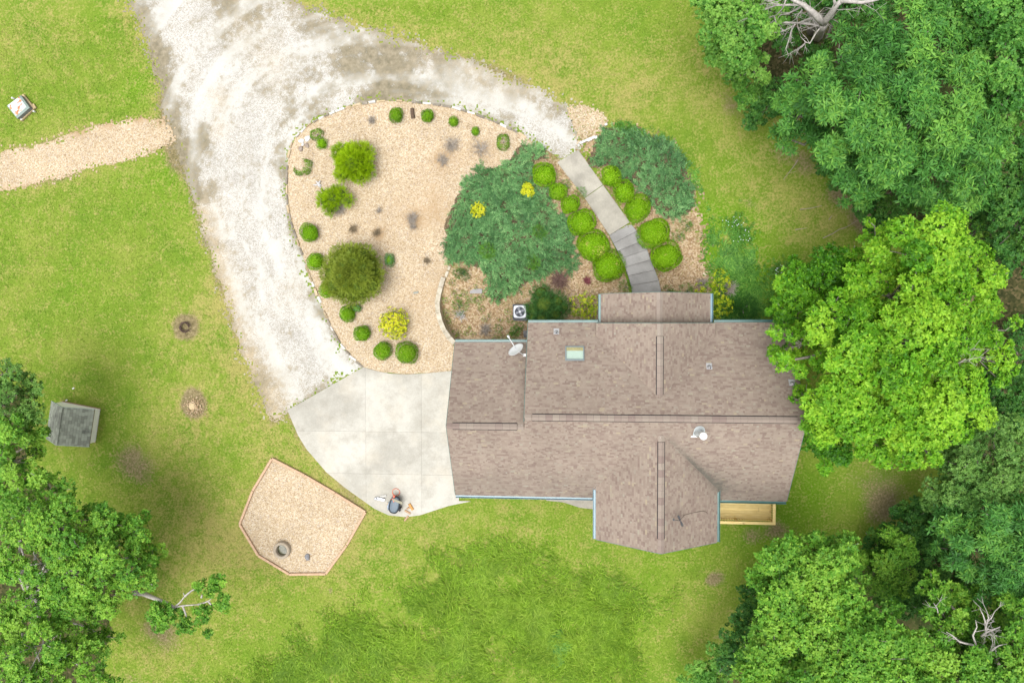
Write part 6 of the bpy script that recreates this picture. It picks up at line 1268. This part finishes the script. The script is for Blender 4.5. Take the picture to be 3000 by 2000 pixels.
# ---- air conditioner
g0 = G(1525, 914); az_ = g0[2]; q = P(1523, 913, az_ + .75); ac = thing('air_conditioner', 'square outdoor cooling unit with pale top and round fan at the house corner', 'air conditioner', (q[0], q[1], az_))
DG = flat('dark_grey_louvre', (.055, .06, .07), .5, .4); LG = flat('pale_grey_top', (.47, .49, .53), .45, .4, 0, .04)
MB().box((.03, -.03, .03), (.86, .9, .08)).build('base_pad', DG, ac, bevel=.01)
MB().box((0, 0, .4), (.66, .66, .66)).build('coil_core', flat('black_coil', (.02, .02, .022), .8), ac)
for sx_, sy_ in ((-.36, -.36), (.36, -.36), (.36, .36), (-.36, .36)): MB().box((sx_, sy_, .41), (.06, .06, .70)).build('corner_post', DG, ac)
for k in range(9):
    for c_, s_ in (((0, -.365, .12 + k * .07), (.68, .02, .035)), ((0, .365, .12 + k * .07), (.68, .02, .035)), ((-.365, 0, .12 + k * .07), (.02, .68, .035)), ((.365, 0, .12 + k * .07), (.02, .68, .035))): MB().box(c_, s_).build('louvre', DG, ac)
mb = MB(); n = 40; vs = []; hs_ = .335
for k in range(n):
    a = 2 * math.pi * k / n; c_, s_ = math.cos(a), math.sin(a); e = (abs(c_) ** 7 + abs(s_) ** 7) ** (-1 / 7.0)
    vs += [(c_ * .265, s_ * .265, .79), (c_ * e * hs_ * .92, s_ * e * hs_ * .92, .80), (c_ * e * hs_, s_ * e * hs_, .77), (c_ * e * hs_, s_ * e * hs_, .72), (c_ * .265, s_ * .265, .70)]
fs = [(k * 5 + j, ((k + 1) % n) * 5 + j, ((k + 1) % n) * 5 + j + 1, k * 5 + j + 1) for k in range(n) for j in range(4)]; fs = [f[::-1] for f in fs]
mb.add(vs, fs).build('top_cover', LG, ac)
MB().lathe([(.264, .735), (.001, .735)], n=30, cap=False).build('fan_well', flat('fan_well', (.035, .04, .055), .6), ac)
for k in range(4):
    a = k * math.pi / 2 + .4; M_ = Matrix.Rotation(a, 3, 'Z') @ Matrix.Rotation(.35, 3, 'X'); MB().box(tuple(Matrix.Rotation(a, 3, 'Z') @ Vector((.14, 0, .755))), (.19, .12, .008), M=M_).build('fan_blade', flat('fan_grey', (.22, .23, .26), .4), ac)
MB().lathe([(.06, .77), (.055, .785), (.001, .79)], n=14, cap=False).build('hub', LG, ac)
for rad in (.1, .165, .225): MB().tube([(rad * math.cos(t), rad * math.sin(t), .80) for t in np.linspace(0, 6.283, 25)], .004, 4).build('grille_ring', DG, ac)
for k in range(8): a = k * math.pi / 4; MB().tube([(.05 * math.cos(a), .05 * math.sin(a), .803), (.27 * math.cos(a), .27 * math.sin(a), .80)], .004, 4).build('grille_spoke', DG, ac)
def slab_thing(name, label, cat, px, py, sz, rz, m, t=.5):
    g0 = G(px, py); mb = MB(); mb.box((0, 0, sz[2] / 2), sz, rz, t); o = mb.build(name, m, None, bevel=.01); o.location = (g0[0], g0[1], g0[2] + .03); return tag(o, label, cat)
slab_thing('stepping_stone', 'flat grey rectangular slab lying in the sunken bed', 'slab', 1395, 853, (.66, .25, .06), .0, flat('grey_slab', (.26, .25, .25), .85, .2, 0, .12))
slab_thing('stepping_stone', 'small thin grey slab on the gravel below the globe conifer', 'slab', 1219, 857, (.28, .10, .04), .18, flat('green_grey_slab', (.24, .25, .22), .85))
slab_thing('paving_block', 'dark grey block in the shade under the eave by the house step', 'block', 1540, 978, (.22, .36, .1), .1, GREYR)
slab_thing('paving_block', 'pale broken block at the corner of the right chip bed', 'block', 2063, 803, (.20, .09, .09), -.75, flat('pale_block', (.44, .38, .27), .9))

# ---- garden cart, plank, orange coil and bits at the edge of the apron
q = P(1158, 1476, .3); cart = thing('garden_cart', 'slate grey plastic garden cart with black rim on the apron', 'cart', (q[0], q[1], .045), math.radians(76))
SLT = flat('slate_plastic', (.095, .125, .155), .45, .4, 0, .08); BKP = flat('black_plastic', (.018, .02, .026), .4, .4); n = 28
def oval(a, b, pw=2.6): return [(math.copysign(abs(math.cos(t)) ** (2 / pw), math.cos(t)) * a, math.copysign(abs(math.sin(t)) ** (2 / pw), math.sin(t)) * b) for t in np.linspace(0, 2 * math.pi, n, endpoint=False)]
def loft(mb, rings, t=.5):
    vs = [(x, y, z) for r_, z in rings for x, y in r_]; m_ = len(rings)
    return mb.add(vs, [(i * n + k, i * n + (k + 1) % n, (i + 1) * n + (k + 1) % n, (i + 1) * n + k) for i in range(m_ - 1) for k in range(n)] + [tuple(range((m_ - 1) * n, m_ * n))], t)
loft(MB(), [(oval(.40, .22), .16), (oval(.47, .285), .34), (oval(.48, .295), .40), (oval(.46, .28), .43)]).build('tub', BKP, cart, True)
loft(MB(), [(oval(.41, .24), .425), (oval(.40, .23), .455), (oval(.34, .18), .475)]).build('lid', SLT, cart, True)
for k in (-.11, 0, .11): MB().box((-.08, k, .478), (.5, .02, .012)).build('lid_rib', SLT, cart, bevel=.004)
for sx_, sy_ in ((-.22, .30), (-.22, -.30)): MB().tube([(sx_, sy_ - .035, .13), (sx_, sy_ + .035, .13)], .13, 16).build('wheel', BKP, cart, True)
MB().tube([(.1, .30, .36), (-.15, .33, .42), (-.36, .27, .40)], .035, 8).build('side_tube', flat('steel_blue_tube', (.26, .32, .40), .35, .5, .3), cart, True)
MB().tube([(-.1, -.30, .40), (-.24, -.31, .40)], .05, 10).build('black_can', BKP, cart, True)
q = P(1165, 1467, .5); pk = thing('plank', 'short grey-green board resting across the garden cart', 'board', (q[0], q[1], .545), -.38); MB().box((0, 0, 0), (.56, .13, .03)).build('board', flat('weathered_board', (.25, .235, .175), .85, .2, 0, .15), pk, bevel=.006)
q = P(1154, 1455, .4); tl = thing('orange_tool', 'orange-red power tool body on the front of the cart', 'tool', (q[0], q[1], .50), -2.0); OR = flat('orange_red_plastic', (.55, .11, .06), .45, .4)
MB().box((0, 0, 0), (.26, .12, .12), 0).build('motor_housing', OR, tl, bevel=.03); MB().box((.15, .07, .02), (.16, .05, .05), .9).build('rear_handle', OR, tl, bevel=.015); MB().box((.02, -.02, .07), (.09, .10, .03)).build('black_cover', BKP, tl, bevel=.008)
q = P(1161, 1440); cl = thing('cord_coil', 'loose coil of orange cord lying on the concrete above the cart', 'cord', (q[0], q[1], .05)); OC = flat('orange_cord', (.60, .22, .15), .6)
for k in range(3): MB().tube([((.185 + .012 * k + .01 * math.sin(3 * t + k)) * math.cos(t), (.175 + .012 * k) * math.sin(t), .012 + .012 * k) for t in np.linspace(0, 6.283, 30)], .010, 5, cap=False).build('loop', OC, cl, True)
q = P(1118, 1459); ch = thing('metal_chute', 'bent silver downspout pieces left of the garden cart', 'downspout', (q[0], q[1], .05), -.12); SM = flat('silver_sheet', (.52, .53, .56), .35, .5, .5, .15)
m = MB(); m.extrude([(-.07, .0), (.07, .0), (.07, .07), (.055, .07), (.055, .015), (-.055, .015), (-.055, .07), (-.07, .07)], (-.24, 0, .04), (0, 1, 0), (0, 0, 1), (.46, -.02, .06)); m.build('channel', SM, ch)
MB().tube([(-.23, .0, .08), (-.30, -.02, .09), (-.33, -.08, .09)], [.075, .07, .06], 10).build('elbow', SM, ch, True); MB().box((.10, .15, .03), (.34, .12, .025), .25).build('flat_strip', flat('grey_strip', (.40, .39, .36), .7), ch)
q = P(1138, 1474); pb = thing('white_cup', 'small cream plastic pot left of the garden cart', 'pot', (q[0], q[1], .05)); MB().lathe([(.06, 0), (.075, .1), (.065, .1), (.05, .02), (.001, .02)], n=14).build('pot', flat('cream_plastic', (.52, .46, .38), .6), pb, True)
q = P(1177, 1487); jb = thing('jug', 'small pale jug right of the garden cart', 'jug', (q[0], q[1], .05), 1.1); MB().lathe([(.05, 0), (.055, .12), (.02, .17), (.02, .2), (.001, .2)], n=12).build('jug_body', flat('pale_jug', (.50, .49, .47), .5), jb, True); MB().tube([(.05, 0, .11), (.09, 0, .1), (.055, 0, .04)], .01, 5).build('handle', flat('brown_handle', (.18, .13, .08), .7), jb)

# ---- rusty metal lid on a timber frame, left lawn
def rust():
    m, nt, b = new_mat('rusty_white_enamel', .5, .4); p = pos(nt); n1 = noise(nt, p, 3.4, 5, .6); c = mix(nt, ramp(nt, n1, [(.56, 0), (.60, 1)]), (.56, .59, .585), ramp(nt, noise(nt, p, 9, 4), [(.35, (.50, .22, .09)), (.65, (.30, .085, .05))])); setc(nt, b, c); return m
RST = rust(); SGR = flat('grey_green_sheet', (.30, .37, .345), .45, .4, .2, .1)
tp = [P(a, b, .46) for a, b in ((22, 309.5), (56, 284), (77, 313.5), (47, 340))]; c = sum(tp) / 4; bx_ = thing('well_cover', 'rusty white metal box lid on a timber frame on the left lawn', 'metal box', (c[0], c[1], 0))
up_ = [(*(t - c), .46) for t in tp]; lo_ = [((t - c)[0] * 1.22, (t - c)[1] * 1.22, .36) for t in tp]; bt = [(x, y, .10) for x, y, z in lo_]
MB().add(up_, [(0, 1, 2, 3)][::1]).build('lid_top', RST, bx_)
for k in range(4): MB().add([up_[k], up_[(k + 1) % 4], lo_[(k + 1) % 4], lo_[k]], [(0, 3, 2, 1)]).build('lid_side', SGR, bx_)
for k in range(4): MB().add([lo_[k], lo_[(k + 1) % 4], bt[(k + 1) % 4], bt[k]], [(0, 3, 2, 1)]).build('box_side', flat('dark_box_side', (.16, .16, .17), .6), bx_)
TF = flat('old_pale_timber', (.40, .31, .18), .9, .2, 0, .25, 9); bc = P(69, 316) - c
cs_ = [np.array(P(a, b)) - c for a, b in ((34, 313), (72, 281), (103, 318), (66, 353))]
for k in range(4):
    a, b = cs_[k], cs_[(k + 1) % 4]; m_ = (a + b) / 2; MB().box((m_[0], m_[1], .06), (np.linalg.norm(b - a) + (.1 if k % 2 else -.1), .10, .12), math.atan2(b[1] - a[1], b[0] - a[0])).build('timber', TF, bx_, bevel=.012)
for a, b in ((62, 349), (98, 326), (48, 292)): q = P(a, b, .15) - c; MB().lathe([(.05, .0), (.05, .16 if a != 48 else .47), (.03, .18 if a != 48 else .49), (.001, .18 if a != 48 else .49)], (q[0], q[1], 0), 12).build('white_cap', WHT, bx_, True)
q = P(103, 312) - c; MB().box((q[0], q[1], .05), (.26, .10, .09), -.95).build('timber', TF, bx_, bevel=.01)

# ---- shed
ez = .72; ce = [P(a, b, ez) for a, b in ((151.5, 1175), (278, 1199.4), (258.4, 1306.7), (135, 1284))]
ct = sum(ce) / 4; ux = (ce[1] - ce[0]); Wd = np.linalg.norm(ux); ang = math.atan2(ux[1], ux[0]); Ln = np.linalg.norm(ce[2] - ce[1])
shed = thing('shed', 'small white shed with a mossy grey shingle roof by the left trees', 'shed', (ct[0], ct[1], 0), ang)
hw_, hl_ = Wd / 2, Ln / 2; rz_ = ez + hw_ * .68; ov = .13
SWH = flat('cream_shed_siding', (.80, .78, .70), .8, .2, 0, .05)
MB().extrude([(-hw_ + ov, 0), (hw_ - ov, 0), (hw_ - ov, ez + .68 * ov - .06), (0, rz_ - .06), (-hw_ + ov, ez + .68 * ov - .06)], (0, -hl_ + .12, 0), (1, 0, 0), (0, 0, 1), (0, Ln - .20, 0)).build('wall', SWH, shed)
MB().box((-hw_ + ov - .02, 0, .35), (.02, .6, .66)).build('door', WHT, shed); MB().box((0, 0.02, .02), (Wd - .26, Ln - .12, .10)).build('base', flat('brick_base', (.30, .20, .14), .9, .1, 0, .3, 14), shed)
for sg in (-1, 1):
    MB().extrude([(0, rz_ - .05), (sg * hw_, ez - .05), (sg * hw_, ez - .004), (0, rz_ - .004)], (0, -hl_, 0), (1, 0, 0), (0, 0, 1), (0, Ln, 0)).build('roof_board', UND, shed)
def shedmat():
    m, nt, b = new_mat('mossy_grey_shingles', .95, .1); t = attr(nt, 'tint'); p = pos(nt); c = ramp(nt, t, [(0, (.17, .18, .148)), (.5, (.225, .24, .20)), (1, (.28, .305, .25))])
    st = ramp(nt, noise(nt, p, 1.3, 4), [(.52, 0), (.68, .6)]); c = mix(nt, st, c, (.075, .075, .07)); setc(nt, b, c); return m
SSM = shedmat(); sr_ = random.Random(4); first = {}
nrow = 11; sl = math.hypot(hw_, hw_ * .68) / nrow; th_ = math.atan2(.68, 1)
for sg in (-1, 1):
    rows = nrow if sg > 0 else nrow
    for r_ in range(rows):
        y_ = -hl_ - sr_.uniform(0, .15)
        while y_ < hl_:
            w_ = .2; y0_, y1_ = max(y_, -hl_), min(y_ + w_ - .006, hl_); y_ += w_
            if y1_ - y0_ < .04: continue
            f0 = 1 - r_ / nrow; f1 = 1 - (r_ + 1) / nrow; x0, x1 = sg * hw_ * f0, sg * hw_ * f1; z0_, z1_ = ez + (1 - f0) * hw_ * .68, ez + (1 - f1) * hw_ * .68
            vs = [(x0, y0_, z0_ + .014), (x0, y1_, z0_ + .014), (x1, y1_, z1_ + .003), (x1, y0_, z1_ + .003), (x0, y0_, z0_ - .003), (x0, y1_, z0_ - .003)]
            f_ = [(0, 1, 2, 3), (4, 5, 1, 0)] if sg < 0 else [(3, 2, 1, 0), (0, 1, 5, 4)]
            MB().add(vs, f_, sr_.random()).build('shingle', SSM, shed)
for yy in (-hl_ - .012, hl_ + .012):
    for sg in (-1, 1): MB().extrude([(0, rz_ + .006), (sg * (hw_ + .01), ez + .004), (sg * (hw_ + .01), ez - .06), (0, rz_ - .06)], (0, yy - .012, 0), (1, 0, 0), (0, 0, 1), (0, .024, 0)).build('rake_board', SGR, shed)
for k in range(7): MB().box((0, -hl_ + .13 + k * (Ln - .26) / 6.0, rz_ + .012), (.14, (Ln - .26) / 6 - .01, .016), t=sr_.random()).build('ridge_cap', SSM, shed, bevel=.005)
for a, b, lab in ((216, 1137, 'little white scrap on the grass above the shed'), (196, 1172, 'white paver scrap against the shed wall')):
    slab_thing('white_scrap', lab, 'scrap', a, b, (.13, .08, .02), .5, WHT)

# ---- coil of wire on a bare ring, stump
q = P(543, 958); wc = thing('wire_coil', 'rusty coil of wire lying in a bare ring on the left lawn', 'wire coil', (q[0], q[1], .02)); RW = flat('rusty_wire', (.085, .055, .045), .8, .3, .3, .3, 20); cr_ = random.Random(3)
for k in range(9):
    r0 = cr_.uniform(.20, .30); ox, oy = cr_.gauss(0, .02), cr_.gauss(0, .02); mb = MB(); mb.tube([(ox + r0 * math.cos(t) * (1 + .05 * math.sin(2 * t + k)), oy + r0 * math.sin(t), .03 + .02 * k * .6 + .02 * math.sin(t + k)) for t in np.linspace(0, cr_.uniform(4.5, 6.28), 26)], .013, 5, cap=False); mb.build('loop', RW, wc, True)
for s_ in (((.05, -.28, .1), (.06, -.42, .05), (.02, -.52, .02)), ((.2, -.2, .1), (.34, -.24, .1), (.42, -.16, .06)), ((.1, .3, .1), (.3, .28, .14), (.38, .05, .12))): MB().tube(s_, .010, 5).build('loose_end', RW, wc)
q = P(563, 1190); sp_ = thing('tree_stump', 'low pale stump in a patch of brown chips on the left lawn', 'stump', (q[0], q[1], 0)); MB().lathe([(.20, .0), (.17, .05), (.001, .06)], n=14, cap=False).build('cut_face', flat('stump_face', (.42, .33, .20), .9, .1, 0, .3, 14), sp_)
n = 260; c0 = np.stack([rng.normal(.12, .28, n), rng.normal(0, .26, n), rng.uniform(.01, .04, n)], 1); d_ = unit(np.stack([rng.normal(0, 1, n), rng.normal(0, 1, n), np.zeros(n)], 1)); leaf_obj('wood_chips', quads(c0, d_, unit(np.array([0, 0, 1.0]) + jit(n, .2)), .10, .05), rng.random(n), MUL, sp_)['kind'] = 'stuff'
